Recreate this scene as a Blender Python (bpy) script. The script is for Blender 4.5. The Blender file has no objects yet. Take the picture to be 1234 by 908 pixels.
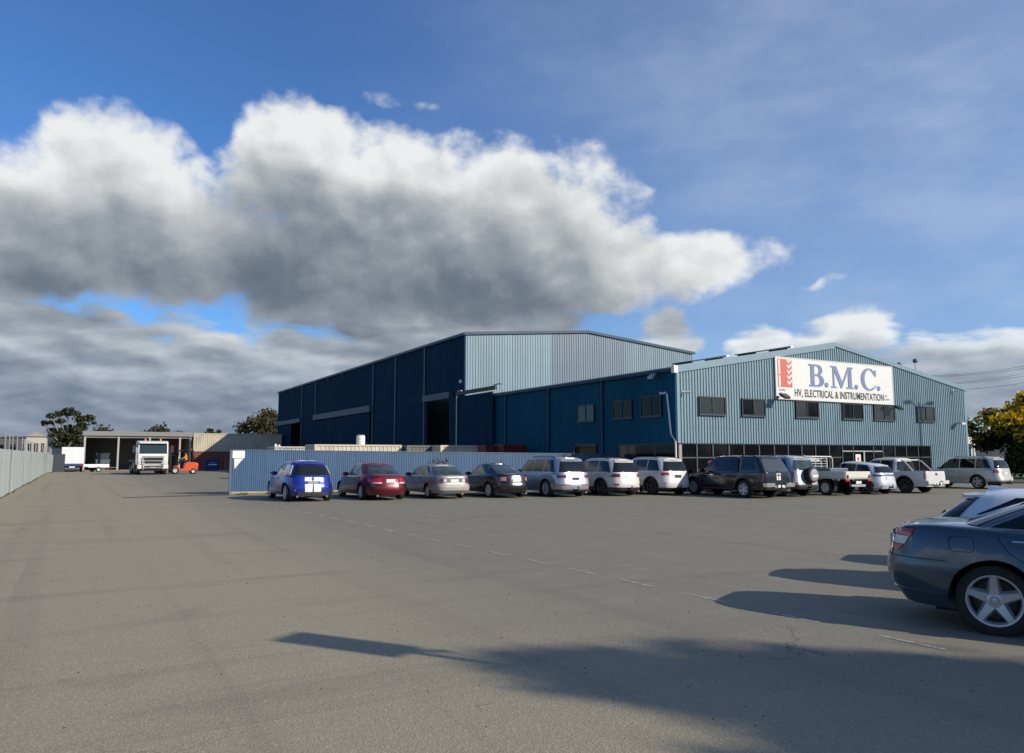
import bpy, bmesh, math, random
import numpy as np
from mathutils import Vector, Matrix
random.seed(7); np.random.seed(7)
R_ = math.radians
sc = bpy.context.scene
COL = sc.collection

# ------------------------------------------------------------------ camera
cam_d = bpy.data.cameras.new('camera'); cam = bpy.data.objects.new('camera', cam_d); COL.objects.link(cam)
cam_d.sensor_width = 36.0; cam_d.lens = 920.0 / 1234.0 * 36.0; cam_d.clip_end = 20000; cam_d.clip_start = 0.05
CAM_YAW, CAM_PITCH = R_(29.39), R_(5.896)
cam.location = (0, 0, 1.7); cam.rotation_euler = (math.pi / 2 + CAM_PITCH, 0, -CAM_YAW)
sc.camera = cam

# ------------------------------------------------------------------ light and sky
SUN_EL, SUN_AZ = R_(25.5), R_(145.0)          # azimuth clockwise from +Y
EXPOSURE = 0.55
sun_d = bpy.data.lights.new('sun', 'SUN'); sun = bpy.data.objects.new('sun', sun_d); COL.objects.link(sun)
sun_d.energy = 3.4; sun_d.angle = R_(0.55); sun_d.color = (1.0, 0.90, 0.76)
to_sun = Vector((math.sin(SUN_AZ) * math.cos(SUN_EL), math.cos(SUN_AZ) * math.cos(SUN_EL), math.sin(SUN_EL)))
sun.rotation_euler = (-to_sun).to_track_quat('-Z', 'Y').to_euler(); sun.location = (20, -30, 40)
sc.view_settings.view_transform = 'Standard'; sc.view_settings.look = 'None'
sc.view_settings.gamma = 1.0; sc.view_settings.exposure = EXPOSURE; sc.view_settings.use_curve_mapping = False
sc.cycles.max_bounces = 6; sc.cycles.diffuse_bounces = 3; sc.cycles.glossy_bounces = 3
sc.cycles.transparent_max_bounces = 8; sc.cycles.caustics_reflective = False; sc.cycles.caustics_refractive = False
sc.cycles.use_denoising = True; sc.cycles.use_adaptive_sampling = True; sc.cycles.adaptive_threshold = .012; sc.cycles.adaptive_min_samples = 16

world = bpy.data.worlds.new('World'); sc.world = world; world.use_nodes = True
NT = world.node_tree

class NB:
    """small helper for node trees"""
    def __init__(s, nt): s.nt = nt
    def n(s, t, **kw):
        x = s.nt.nodes.new(t)
        for k, v in kw.items(): setattr(x, k, v)
        return x
    def put(s, sock, v):
        if hasattr(v, 'is_linked') or isinstance(v, bpy.types.NodeSocket): s.nt.links.new(v, sock)
        else: sock.default_value = v
    def m(s, op, a, b=0.0, c=0.0, clamp=False):
        x = s.n('ShaderNodeMath', operation=op, use_clamp=clamp)
        for i, v in enumerate((a, b, c)): s.put(x.inputs[i], v)
        return x.outputs[0]
    def vm(s, op, a, b=(0, 0, 0), out=0):
        x = s.n('ShaderNodeVectorMath', operation=op); s.put(x.inputs[0], a); s.put(x.inputs[1], b)
        return x.outputs[out]
    def noise(s, vec, scale, detail=6, rough=.55, lac=2.0, col=False, dist=0.0):
        x = s.n('ShaderNodeTexNoise'); s.put(x.inputs['Vector'], vec)
        x.inputs['Scale'].default_value = scale; x.inputs['Detail'].default_value = detail
        x.inputs['Roughness'].default_value = rough; x.inputs['Lacunarity'].default_value = lac
        x.inputs['Distortion'].default_value = dist
        return x.outputs['Color' if col else 'Fac']
    def sstep(s, v, lo, hi):
        x = s.n('ShaderNodeMapRange', interpolation_type='SMOOTHSTEP'); s.put(x.inputs['Value'], v)
        x.inputs['From Min'].default_value = lo; x.inputs['From Max'].default_value = hi
        return x.outputs[0]
    def mix(s, f, a, b, blend='MIX'):
        x = s.n('ShaderNodeMix', data_type='RGBA', blend_type=blend); s.put(x.inputs[0], f)
        for i, v in ((6, a), (7, b)):
            if isinstance(v, tuple) and len(v) == 3: v = v + (1.0,)
            s.put(x.inputs[i], v)
        return x.outputs[2]
    def ramp(s, f, pts):
        x = s.n('ShaderNodeValToRGB'); s.put(x.inputs[0], f); el = x.color_ramp.elements
        while len(el) > 1: el.remove(el[-1])
        el[0].position = pts[0][0]; el[0].color = tuple(pts[0][1]) + (1,)
        for p, c in pts[1:]:
            e = el.new(p); e.color = tuple(c) + (1,)
        return x.outputs[0]

# clouds: (azimuth, elevation, half width, half height, weight) in radians of soft lobes that noise breaks up
LOBES = [(0.031, 0.291, 0.154, 0.092, 1), (-0.095, 0.239, 0.14, 0.085, 1), (0.24, 0.360, 0.095, 0.088, 1), (0.35, 0.302, 0.225, 0.112, 1),
         (0.511, 0.295, 0.16, 0.105, 1), (0.60, 0.243, 0.265, 0.056, 1), (0.319, 0.232, 0.251, 0.085, 1), (0.02, 0.228, 0.25, 0.050, 1),
         (0.45, 0.194, 0.163, 0.043, .9),
         (0.42, 0.170, 0.20, 0.058, 1), (-0.08, 0.100, 0.24, 0.075, 1.2), (0.20, 0.080, 0.30, 0.074, 1.2), (0.40, 0.110, 0.20, 0.045, .9), (0.05, 0.015, 0.70, 0.060, 1.0),
         (0.706, 0.160, 0.050, 0.030, .7), (0.85, 0.132, 0.09, 0.032, .7), (0.935, 0.140, 0.075, 0.036, .7),
         (1.06, 0.115, 0.11, 0.038, .7), (0.95, 0.080, 0.45, 0.045, .8),
         (0.905, 0.212, 0.045, 0.014, .15), (0.36, 0.445, 0.10, 0.03, -.02), (0.62, 0.325, 0.12, 0.03, .0),
         (-0.45, 0.25, 0.28, 0.12, 1), (-1.3, 0.18, 0.5, 0.1, 1), (1.9, 0.2, 0.35, 0.1, 1), (-2.5, 0.22, 0.5, 0.1, 1), (2.9, 0.16, 0.3, 0.08, 1)]

def shape_group():
    g = bpy.data.node_groups.new('cloud_shape', 'ShaderNodeTree')
    g.interface.new_socket('P', in_out='INPUT', socket_type='NodeSocketVector')
    g.interface.new_socket('S', in_out='OUTPUT', socket_type='NodeSocketFloat')
    b = NB(g); gi = b.n('NodeGroupInput'); go = b.n('NodeGroupOutput'); cur = None
    for a, e, ra, re, wt in LOBES:
        v = b.vm('MULTIPLY', b.vm('SUBTRACT', gi.outputs[0], (a, e, 0)), (1 / ra, 1 / re, 0))
        f = b.m('SUBTRACT', wt, b.vm('DOT_PRODUCT', v, v, out=1))
        cur = f if cur is None else b.m('SMOOTH_MAX', cur, f, 0.3)
    g.links.new(cur, go.inputs[0]); return g

def build_sky():
    b = NB(NT); NT.nodes.clear()
    out = b.n('ShaderNodeOutputWorld'); bg = b.n('ShaderNodeBackground'); NT.links.new(bg.outputs[0], out.inputs[0])
    sky = b.n('ShaderNodeTexSky', sky_type='NISHITA', sun_disc=False)
    sky.sun_elevation = SUN_EL; sky.sun_rotation = SUN_AZ; sky.altitude = 50
    sky.air_density = 1.0; sky.dust_density = 0.3; sky.ozone_density = 2.6
    tc = b.n('ShaderNodeTexCoord'); sep = b.n('ShaderNodeSeparateXYZ'); NT.links.new(tc.outputs['Generated'], sep.inputs[0])
    az = b.m('ARCTAN2', sep.outputs[0], sep.outputs[1]); el = b.m('ARCSINE', sep.outputs[2])
    cmb = b.n('ShaderNodeCombineXYZ'); NT.links.new(az, cmb.inputs[0]); NT.links.new(el, cmb.inputs[1])
    p = cmb.outputs[0]
    sg = shape_group()
    def S(v):
        x = b.n('ShaderNodeGroup'); x.node_tree = sg; NT.links.new(v, x.inputs[0]); return x.outputs[0]
    w = b.vm('SUBTRACT', b.noise(p, 10.0, 3, .55, col=True), (.5, .5, .5))      # warp so that no lobe keeps its outline
    pw = b.vm('ADD', p, b.vm('MULTIPLY', w, (.11, .075, 0)))
    cq = b.n('ShaderNodeCombineXYZ'); NT.links.new(b.m('MULTIPLY', az, 1.0), cq.inputs[0]); NT.links.new(b.m('SUBTRACT', b.m('MULTIPLY', el, 1.25), b.m('MULTIPLY', b.m('MAXIMUM', b.m('SUBTRACT', .17, el), 0.0), 1.9)), cq.inputs[1])
    q = b.vm('ADD', cq.outputs[0], b.vm('MULTIPLY', w, (.02, .02, 0)))
    F = lambda v: b.noise(v, 15.0, 8, .55)
    f0 = F(q); f1 = F(b.vm('ADD', q, (.010, .022, 0)))
    s0 = S(pw); s1 = S(b.vm('ADD', pw, (.008, .045, 0))); s2 = S(b.vm('ADD', p, (.02, .13, 0)))
    d = b.m('ADD', s0, b.m('MULTIPLY', b.m('SUBTRACT', f0, .51), 1.9))
    alpha = b.sstep(d, -.20, .46)
    cl = lambda v, lo, hi: b.m('MAXIMUM', b.m('MINIMUM', v, hi), lo)
    dens = b.m('MULTIPLY', b.m('ADD', cl(s1, -1.2, .9), 1.2), .48)      # cloud just above: 0 open sky, 1 thick
    dens2 = b.m('MULTIPLY', b.m('ADD', cl(s2, -1.5, .9), 1.5), .42)     # cloud well above
    sh = b.m('SUBTRACT', b.m('SUBTRACT', 1.10, b.m('MULTIPLY', dens, .34)), b.m('MULTIPLY', b.m('MULTIPLY', dens2, .50), b.sstep(el, .11, .20)))
    g0 = b.noise(q, 6.5, 2, .5); g1 = b.noise(b.vm('ADD', q, (.020, .050, 0)), 6.5, 2, .5)
    sh = b.m('ADD', sh, b.m('ADD', b.m('MULTIPLY', b.m('SUBTRACT', f0, f1), .52), b.m('MULTIPLY', b.m('SUBTRACT', g0, g1), .70)))
    thin = b.sstep(d, .9, -.1)                                         # thin rims let light through
    sh = b.m('ADD', sh, b.m('MULTIPLY', thin, .10))
    sh = b.m('SUBTRACT', sh, b.m('MULTIPLY', b.sstep(el, .18, .10), .32), clamp=True)
    k = CLOUD; lowc = b.sstep(el, .20, .06)
    cc = b.ramp(sh, [(0.0, (.10 * k, .135 * k, .185 * k)), (.25, (.165 * k, .200 * k, .250 * k)), (.5, (.32 * k, .355 * k, .395 * k)),
                     (.75, (.56 * k, .585 * k, .60 * k)), (1.0, (.84 * k, .86 * k, .86 * k))])
    cc = b.mix(b.m('MULTIPLY', lowc, .75), cc, b.mix(1.0, cc, (.90, 1.00, 1.16), 'MULTIPLY'))
    # thin high veil, stronger to the right where the sky pales
    veil = b.noise(b.vm('MULTIPLY', p, (1.0, 2.2, 1.0)), 4.5, 5, .6)
    sunward = b.sstep(b.m('COSINE', b.m('SUBTRACT', az, 2.0)), -.25, .62)       # the sky pales towards the sun's side
    veil = b.m('MULTIPLY', b.m('ADD', .62, b.m('MULTIPLY', b.sstep(veil, .36, .75), .55)), b.m('ADD', .02, b.m('MULTIPLY', sunward, .52)))
    base = b.mix(veil, b.mix(1.0, sky.outputs[0], SKYTINT, 'MULTIPLY'), (.50 * k, .60 * k, .78 * k))
    col = b.mix(alpha, base, cc)
    NT.links.new(col, bg.inputs[0]); bg.inputs[1].default_value = SKY_STRENGTH
SKY_STRENGTH = 0.145; CLOUD = 1.0 / (SKY_STRENGTH * 2 ** EXPOSURE); SKYTINT = (0.27, 0.45, 0.67)
build_sky()

# ------------------------------------------------------------------ mesh helpers
class MB:
    def __init__(s): s.v = []; s.f = []; s.m = []
    def add(s, v, f, mi=0):
        o = len(s.v); s.v += [tuple(x) for x in v]; s.f += [tuple(i + o for i in q) for q in f]; s.m += [mi] * len(f); return s
    def box(s, x0, x1, y0, y1, z0, z1, mi=0):
        v = [(x0, y0, z0), (x1, y0, z0), (x1, y1, z0), (x0, y1, z0), (x0, y0, z1), (x1, y0, z1), (x1, y1, z1), (x0, y1, z1)]
        return s.add(v, [(3, 2, 1, 0), (4, 5, 6, 7), (0, 1, 5, 4), (1, 2, 6, 5), (2, 3, 7, 6), (3, 0, 4, 7)], mi)
    def prism(s, pts, a, b, axis='y', mi=0):
        """polygon of 2-D points extruded from a to b along an axis"""
        n = len(pts); mk = {'y': lambda p, t: (p[0], t, p[1]), 'x': lambda p, t: (t, p[0], p[1]), 'z': lambda p, t: (p[0], p[1], t)}[axis]
        v = [mk(p, a) for p in pts] + [mk(p, b) for p in pts]
        f = [tuple(range(n))[::-1], tuple(range(n, 2 * n))] + [(i, (i + 1) % n, n + (i + 1) % n, n + i) for i in range(n)]
        return s.add(v, f, mi)
    def tube(s, path, r, n=8, mi=0, caps=True):
        path = [Vector(p) for p in path]; rs = r if isinstance(r, (list, tuple)) else [r] * len(path); o = []
        for i, p in enumerate(path):
            t = (path[min(i + 1, len(path) - 1)] - path[max(i - 1, 0)]).normalized()
            a = Vector((0, 0, 1)) if abs(t.z) < .95 else Vector((1, 0, 0)); u = t.cross(a).normalized(); w = t.cross(u)
            o += [p + (u * math.cos(k * 2 * math.pi / n) + w * math.sin(k * 2 * math.pi / n)) * rs[i] for k in range(n)]
        f = [(i * n + k, i * n + (k + 1) % n, (i + 1) * n + (k + 1) % n, (i + 1) * n + k) for i in range(len(path) - 1) for k in range(n)]
        if caps: f += [tuple(range(n))[::-1], tuple(range((len(path) - 1) * n, len(path) * n))]
        return s.add(o, f, mi)
    def lathe(s, prof, n=24, axis='x', c=(0, 0, 0), mi=0):
        """profile of (along, radius)"""
        o = []
        for a, r in prof:
            for k in range(n):
                q = 2 * math.pi * k / n; y, z = r * math.cos(q), r * math.sin(q)
                o.append({'x': (c[0] + a, c[1] + y, c[2] + z), 'y': (c[0] + y, c[1] + a, c[2] + z), 'z': (c[0] + y, c[1] + z, c[2] + a)}[axis])
        f = [(i * n + k, i * n + (k + 1) % n, (i + 1) * n + (k + 1) % n, (i + 1) * n + k) for i in range(len(prof) - 1) for k in range(n)]
        return s.add(o, f, mi)
    def mesh(s, name, mats, smooth=False, angle=35):
        me = bpy.data.meshes.new(name); me.from_pydata(s.v, [], s.f)
        for m in (mats if isinstance(mats, (list, tuple)) else [mats]): me.materials.append(m)
        if any(s.m): me.polygons.foreach_set('material_index', s.m)
        bm = bmesh.new(); bm.from_mesh(me); bmesh.ops.recalc_face_normals(bm, faces=bm.faces); bm.to_mesh(me); bm.free()
        if smooth:
            me.polygons.foreach_set('use_smooth', [True] * len(me.polygons)); me.set_sharp_from_angle(angle=R_(angle))
        me.update(); return me
    def build(s, name, mats, parent=None, smooth=False, loc=None, rz=None, bevel=0.0, angle=35):
        o = bpy.data.objects.new(name, s.mesh(name, mats, smooth, angle)); COL.objects.link(o)
        if parent: o.parent = parent
        if loc is not None: o.location = loc
        if rz is not None: o.rotation_euler = (0, 0, rz)
        if bevel:
            bv = o.modifiers.new('bevel', 'BEVEL'); bv.width = bevel; bv.segments = 2; bv.limit_method = 'ANGLE'
        return o

def link(name, me, parent=None, loc=(0, 0, 0), rot=(0, 0, 0)):
    o = bpy.data.objects.new(name, me); COL.objects.link(o); o.parent = parent; o.location = loc; o.rotation_euler = rot; return o
def tag(o, label=None, cat=None, group=None, kind=None):
    if label: o['label'] = label
    if cat: o['category'] = cat
    if group: o['group'] = group
    if kind: o['kind'] = kind
    return o
def thing(name, label, cat, loc=(0, 0, 0), rz=0.0, group=None):
    o = bpy.data.objects.new(name, None); COL.objects.link(o); o.location = loc; o.rotation_euler = (0, 0, rz); o.empty_display_size = .2
    return tag(o, label, cat, group)

# ------------------------------------------------------------------ materials
MATS = {}
def M(name, col, rough=.5, metal=0.0, var=.0, scale=4.0, bump=0.0, bscale=40.0, coat=0.0, spec=.5, emit=0.0, stretch=None, dirt=None, rvar=0.0, crough=.11, sheets=0.0):
    if name in MATS: return MATS[name]
    m = bpy.data.materials.new(name); m.use_nodes = True; nt = m.node_tree; b = NB(nt)
    p = nt.nodes['Principled BSDF']; MATS[name] = m
    p.inputs['Base Color'].default_value = tuple(col) + (1,); p.inputs['Roughness'].default_value = rough
    p.inputs['Metallic'].default_value = metal; p.inputs['Coat Weight'].default_value = coat; p.inputs['Coat Roughness'].default_value = crough
    p.inputs['Specular IOR Level'].default_value = spec
    if emit:
        p.inputs['Emission Color'].default_value = tuple(col) + (1,); p.inputs['Emission Strength'].default_value = emit
    if var or bump or dirt or rvar or sheets:
        tc = b.n('ShaderNodeTexCoord'); v = tc.outputs['Object']
        if stretch: v = b.vm('MULTIPLY', v, stretch)
        cur = tuple(col) + (1,)
        if var:
            n = b.noise(v, scale, 6, .6); lo = tuple(c * (1 - var) for c in col); hi = tuple(min(1, c * (1 + var)) for c in col)
            cur = b.ramp(n, [(.30, lo), (.70, hi)])
        if dirt:
            dc, amt, ds = dirt; n2 = b.noise(b.vm('ADD', v, (7, 3, 1)), ds, 7, .65)
            cur = b.mix(b.m('MULTIPLY', b.sstep(n2, .50, .75), amt), cur, dc)
        if sheets:                                                     # each 0.76 m sheet has faded a little differently; rows of fixings; grime low down
            so = b.n('ShaderNodeSeparateXYZ'); nt.links.new(tc.outputs['Object'], so.inputs[0]); wn = b.n('ShaderNodeTexWhiteNoise', noise_dimensions='1D')
            nt.links.new(b.m('FLOOR', b.m('DIVIDE', b.m('ADD', so.outputs[0], so.outputs[1]), .76)), wn.inputs['W'])
            cur = b.mix(1.0, cur, b.ramp(wn.outputs['Value'], [(0, (1 - sheets,) * 3), (1, (1 + sheets,) * 3)]), 'MULTIPLY')
            row = b.m('ABSOLUTE', b.m('SUBTRACT', b.m('FRACT', b.m('DIVIDE', so.outputs[2], 1.25)), .5))
            cur = b.mix(b.m('MULTIPLY', b.sstep(row, .022, .010), .16), cur, (.05, .055, .06))
            sk = b.noise(b.vm('MULTIPLY', tc.outputs['Object'], (5, 5, .22)), 1.0, 5, .65)
            cur = b.mix(b.m('MULTIPLY', b.sstep(sk, .55, .75), .30), cur, tuple(c * .55 + .01 for c in col))
        if not isinstance(cur, tuple): nt.links.new(cur, p.inputs['Base Color'])
        if rvar: nt.links.new(b.m('ADD', rough, b.m('MULTIPLY', b.m('SUBTRACT', b.noise(v, scale * 2, 5), .5), rvar)), p.inputs['Roughness'])
        if bump:
            bp = b.n('ShaderNodeBump'); bp.inputs['Strength'].default_value = bump; bp.inputs['Distance'].default_value = .01
            nt.links.new(b.noise(v, bscale, 4), bp.inputs['Height']); nt.links.new(bp.outputs[0], p.inputs['Normal'])
    return m

def asphalt():
    m = bpy.data.materials.new('asphalt'); m.use_nodes = True; nt = m.node_tree; b = NB(nt); p = nt.nodes['Principled BSDF']
    tc = b.n('ShaderNodeTexCoord'); v = tc.outputs['Object']; sep = b.n('ShaderNodeSeparateXYZ'); nt.links.new(v, sep.inputs[0])
    big = b.noise(v, .16, 6, .6); mid = b.noise(v, 1.3, 6, .65); fine = b.noise(v, 110, 3, .7)
    # the driving lane at the left is dustier and paler than the parking area
    edge = b.m('ADD', sep.outputs[0], b.m('MULTIPLY', b.m('SUBTRACT', big, .5), 5.0))
    lane = b.sstep(edge, 6.0, 1.8)
    base = b.mix(lane, (.212, .197, .150), (.308, .270, .190))
    tyre = b.noise(b.vm('MULTIPLY', v, (1.6, .035, 1)), 1.0, 4, .6, dist=.3)       # long tracks along the drive
    base = b.mix(b.m('MULTIPLY', b.sstep(tyre, .50, .70), .36), base, (.165, .150, .118))
    arc = b.noise(b.vm('MULTIPLY', v, (.12, 1.4, 1)), 1.0, 5, .6, dist=.8)
    base = b.mix(b.m('MULTIPLY', b.sstep(arc, .52, .70), .34), base, (.150, .140, .115))
    base = b.mix(b.m('MULTIPLY', b.sstep(mid, .46, .70), .30), base, (.300, .270, .205))
    st = b.noise(b.vm('ADD', v, (31, 5, 0)), .55, 7, .7)
    base = b.mix(b.m('MULTIPLY', b.sstep(st, .60, .72), .40), base, (.135, .125, .102))
    vo = b.n('ShaderNodeTexVoronoi'); nt.links.new(v, vo.inputs['Vector']); vo.inputs['Scale'].default_value = 85
    sepc = b.n('ShaderNodeSeparateColor'); nt.links.new(vo.outputs['Color'], sepc.inputs[0])
    spot = b.n('ShaderNodeTexVoronoi'); nt.links.new(b.vm('ADD', v, b.vm('MULTIPLY', b.noise(v, 3.0, 4, .6, col=True), (.35, .35, 0))), spot.inputs['Vector']); spot.inputs['Scale'].default_value = .42
    drip = b.m('MULTIPLY', b.sstep(spot.outputs['Distance'], .16, .04), b.sstep(b.noise(b.vm('ADD', v, (9, 40, 0)), .35, 3), .50, .62))
    base = b.mix(b.m('MULTIPLY', drip, .55), base, (.060, .056, .050))
    base = b.mix(.42, base, b.ramp(sepc.outputs[0], [(0, (.32, .32, .32)), (.5, (.5, .5, .5)), (.85, (.58, .57, .55)), (1, (.95, .92, .86))]), 'OVERLAY')
    base = b.mix(.38, base, b.ramp(fine, [(.25, (.30, .30, .30)), (.75, (.70, .70, .70))]), 'OVERLAY')
    vc = b.n('ShaderNodeTexVoronoi', feature='DISTANCE_TO_EDGE'); vc.inputs['Scale'].default_value = .13
    nt.links.new(b.vm('ADD', v, b.vm('MULTIPLY', b.noise(v, 1.1, 5, .6, col=True), (1.6, 1.6, 0))), vc.inputs['Vector'])
    crack = b.m('MULTIPLY', b.sstep(vc.outputs['Distance'], .0022, .0006), b.sstep(big, .50, .58))
    base = b.mix(b.m('MULTIPLY', crack, .65), base, (.05, .05, .05))
    nt.links.new(base, p.inputs['Base Color']); p.inputs['Roughness'].default_value = .82; p.inputs['Specular IOR Level'].default_value = .35
    bp = b.n('ShaderNodeBump'); bp.inputs['Strength'].default_value = .32; bp.inputs['Distance'].default_value = .010
    nt.links.new(b.m('ADD', vo.outputs['Distance'], b.m('MULTIPLY', fine, .6)), bp.inputs['Height']); nt.links.new(bp.outputs[0], p.inputs['Normal'])
    return m

def ground_z(x, y):
    a = -0.25 * min(max((x - 6) / 30, 0), 1) * min(max((75 - y) / 20, 0), 1)
    return a - 0.35 * min(max((y - 85) / 25, 0), 1)

m_clad = M('light_blue_cladding', (.168, .264, .316), .42, .0, var=.07, scale=1.2, stretch=(1, 1, .12), dirt=((.14, .20, .23), .35, 1.4), sheets=.06)
m_cladg = M('grey_blue_cladding', (.130, .185, .240), .42, var=.07, scale=1.2, stretch=(1, 1, .12), sheets=.05)
m_clad2 = M('weathered_cladding', (.160, .240, .285), .40, var=.08, scale=1.0, stretch=(1, 1, .12), sheets=.06)
m_navy = M('navy_cladding', (.0015, .034, .076), .55, var=.12, scale=.8, stretch=(1, 1, .15), spec=.06, sheets=.10)
m_navy2 = M('blue_cladding', (.003, .082, .142), .55, var=.12, scale=.8, stretch=(1, 1, .15), spec=.08, sheets=.10)
m_trimb = M('blue_trim', (.17, .26, .32), .4, var=.05)
m_navytrim = M('navy_trim', (.012, .035, .075), .4, var=.05, spec=.2)
m_flash = M('grey_flashing', (.055, .085, .125), .45, .0, spec=.2)
m_roof = M('roof_sheet', (.20, .27, .31), .4, var=.08)
m_conc = M('concrete', (.34, .32, .29), .9, var=.12, scale=2, bump=.2)
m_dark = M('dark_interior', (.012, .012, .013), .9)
m_alu = M('window_frame_aluminium', (.035, .037, .04), .4, .6)
m_aluL = M('grey_mullion', (.10, .10, .10), .4, .6)
m_win = M('dark_window_glass', (.006, .007, .009), .05, spec=.12)
m_winb = M('blinds_and_reflection_glass', (.034, .036, .035), .12, spec=.3, var=.15, scale=3, stretch=(.2, .2, 14))  # grey bands: blinds, with pane reflections put into the colour
m_white = M('white_paint', (.78, .78, .75), .45, var=.05, scale=3)
m_black = M('black_plastic', (.018, .018, .02), .5)
m_blk2 = M('black_metal', (.02, .021, .023), .35, .3)
m_galv = M('galvanised_steel', (.42, .44, .45), .42, .7, var=.12, scale=6)
m_wood = M('weathered_timber', (.24, .17, .11), .85, var=.2, scale=6, stretch=(.3, .3, 3))
m_soil = M('dry_grass_ground', (.16, .14, .07), .95, var=.35, scale=.6, bump=.4, bscale=8)

# ------------------------------------------------------------------ ground
def build_ground():
    xs = [-4000, -1200, -400, -120, -40, -3.1, 0, 3, 6, 9, 12, 16, 20, 24, 28, 32, 36, 44, 56, 80, 200, 600, 1500, 4000]
    ys = [-3000, -800, -200, -60, -20, 0, 10, 20, 30, 40, 50, 55, 60, 65, 70, 75, 80, 85, 90, 95, 100, 105, 110, 125, 160, 400, 1200, 3000, 7000]
    g = MB(); g.add([(x, y, ground_z(x, y) - .02) for y in ys for x in xs],
                    [(j * len(xs) + i, j * len(xs) + i + 1, (j + 1) * len(xs) + i + 1, (j + 1) * len(xs) + i) for j in range(len(ys) - 1) for i in range(len(xs) - 1)])
    tag(g.build('ground', m_soil), kind='structure')
    xs = [-2.62, 0, 3, 6] + [6 + 1.5 * k for k in range(1, 21)] + [40, 46, 52, 57.5]; ys = [-40, -20, -8, 0, 8, 16, 24, 32, 40, 48, 55] + [55 + 2 * k for k in range(1, 36)]
    a = MB(); a.add([(x, y, ground_z(x, y)) for y in ys for x in xs],
                    [(j * len(xs) + i, j * len(xs) + i + 1, (j + 1) * len(xs) + i + 1, (j + 1) * len(xs) + i) for j in range(len(ys) - 1) for i in range(len(xs) - 1)])
    lot = tag(a.build('car_park', asphalt()), kind='structure')
    mp = bpy.data.materials.new('worn_white_line'); mp.use_nodes = True; b = NB(mp.node_tree); p = mp.node_tree.nodes['Principled BSDF']
    tc = b.n('ShaderNodeTexCoord'); n = b.noise(tc.outputs['Object'], 9, 6, .7); n2 = b.noise(tc.outputs['Object'], 60, 3, .7)
    mp.node_tree.links.new(b.mix(b.sstep(b.m('ADD', n, b.m('MULTIPLY', n2, .35)), .56, .72), (.50, .48, .43), (.24, .22, .175)), p.inputs['Base Color']); p.inputs['Roughness'].default_value = .8
    y = 28.2; k = 0
    while y > 3.5:                                                    # dashed line: one dash every 1.25 m
        x = 6.72 - .0365 * (y - 4.8); h = .045 if y > 16 else .03; ln = .27 + .05 * random.random()
        d = MB(); ns = 5; top = []
        for j in range(ns + 1):
            t = -ln + 2 * ln * j / ns
            for s in (-1, 1): top.append((s * (h + random.uniform(-.006, .006)), t + (random.uniform(-.03, .03) if j in (0, ns) else 0), 0))
        d.add(top, [(2 * j, 2 * j + 1, 2 * j + 3, 2 * j + 2) for j in range(ns)])
        d.build('lane_dash', mp, lot, loc=(x, y, ground_z(x, y) + .004), rz=R_(2.1))
        y -= 1.245 + random.uniform(-.06, .06); k += 1
    # gate track and patched strip across the drive, kerb and grass verge under the wattle
    tr = MB(); tr.box(1.6, 5.6, 34.62, 35.15, 0, .006); tr.build('gate_track', M('patched_asphalt', (.07, .07, .072), .85, var=.2, scale=3), lot)
    tr = MB(); tr.box(3.2, 5.6, 34.84, 34.92, .006, .03); tr.build('gate_rail', M('rusty_rail', (.10, .07, .05), .6, .5), lot)
    kb = MB(); kb.box(57.5, 57.7, 8, 60, -.3, -.12); tag(kb.build('kerb', m_conc, bevel=.02), kind='structure')
    vg = MB(); vg.box(57.7, 110, 8, 90, -.3, -.15); tag(vg.build('grass_verge', M('grass', (.075, .105, .028), .95, var=.4, scale=1.5, bump=.8, bscale=25)), kind='structure')
    rng = random.Random(3); st = MB()
    for i in range(240):
        t = rng.random(); x = rng.uniform(-2.3, 7); yy = 2.5 + 14 * t * t; r = rng.uniform(.004, .012)
        o = [(x + r * math.cos(q) * rng.uniform(.7, 1.2), yy + r * math.sin(q) * rng.uniform(.7, 1.2), ground_z(x, yy)) for q in (0, 1.26, 2.5, 3.8, 5.0)]
        st.add(o + [(x, yy, ground_z(x, yy) + r * .8)], [(k, (k + 1) % 5, 5) for k in range(5)])
    st.build('loose_grit', M('grit', (.07, .065, .06), .9, var=.5, scale=30), lot)['kind'] = 'stuff'
build_ground()

def build_hills():
    for nm, az0, az1, dist, hh, colr, seed in (('hills', -40, 34, 5200, 150, (.028, .040, .052), 2), ('low_hills', 40, 100, 2600, 46, (.035, .045, .04), 5)):
        rng = random.Random(seed); pr = [rng.uniform(.45, 1) for _ in range(30)]; mb = MB(); n = 90; v = []
        for i in range(n + 1):
            a = R_(az0 + (az1 - az0) * i / n); t = i / n * 28; k = int(t); f = t - k; f = f * f * (3 - 2 * f); h = hh * (pr[k] * (1 - f) + pr[k + 1] * f) * min(1, i / 10, (n - i) / 10 + .2)
            for dd, zz in ((0, -5), (300, h * .55), (800, h), (1600, h * .8)):
                v.append((math.sin(a) * (dist + dd), math.cos(a) * (dist + dd), zz + (rng.uniform(-3, 3) if zz > 0 else 0)))
        mb.add(v, [(i * 4 + j, (i + 1) * 4 + j, (i + 1) * 4 + j + 1, i * 4 + j + 1) for i in range(n) for j in range(3)])
        tag(mb.build(nm, M(nm + '_forest', colr, .95, var=.3, scale=.01), smooth=True, angle=80), kind='structure')
build_hills()

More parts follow.
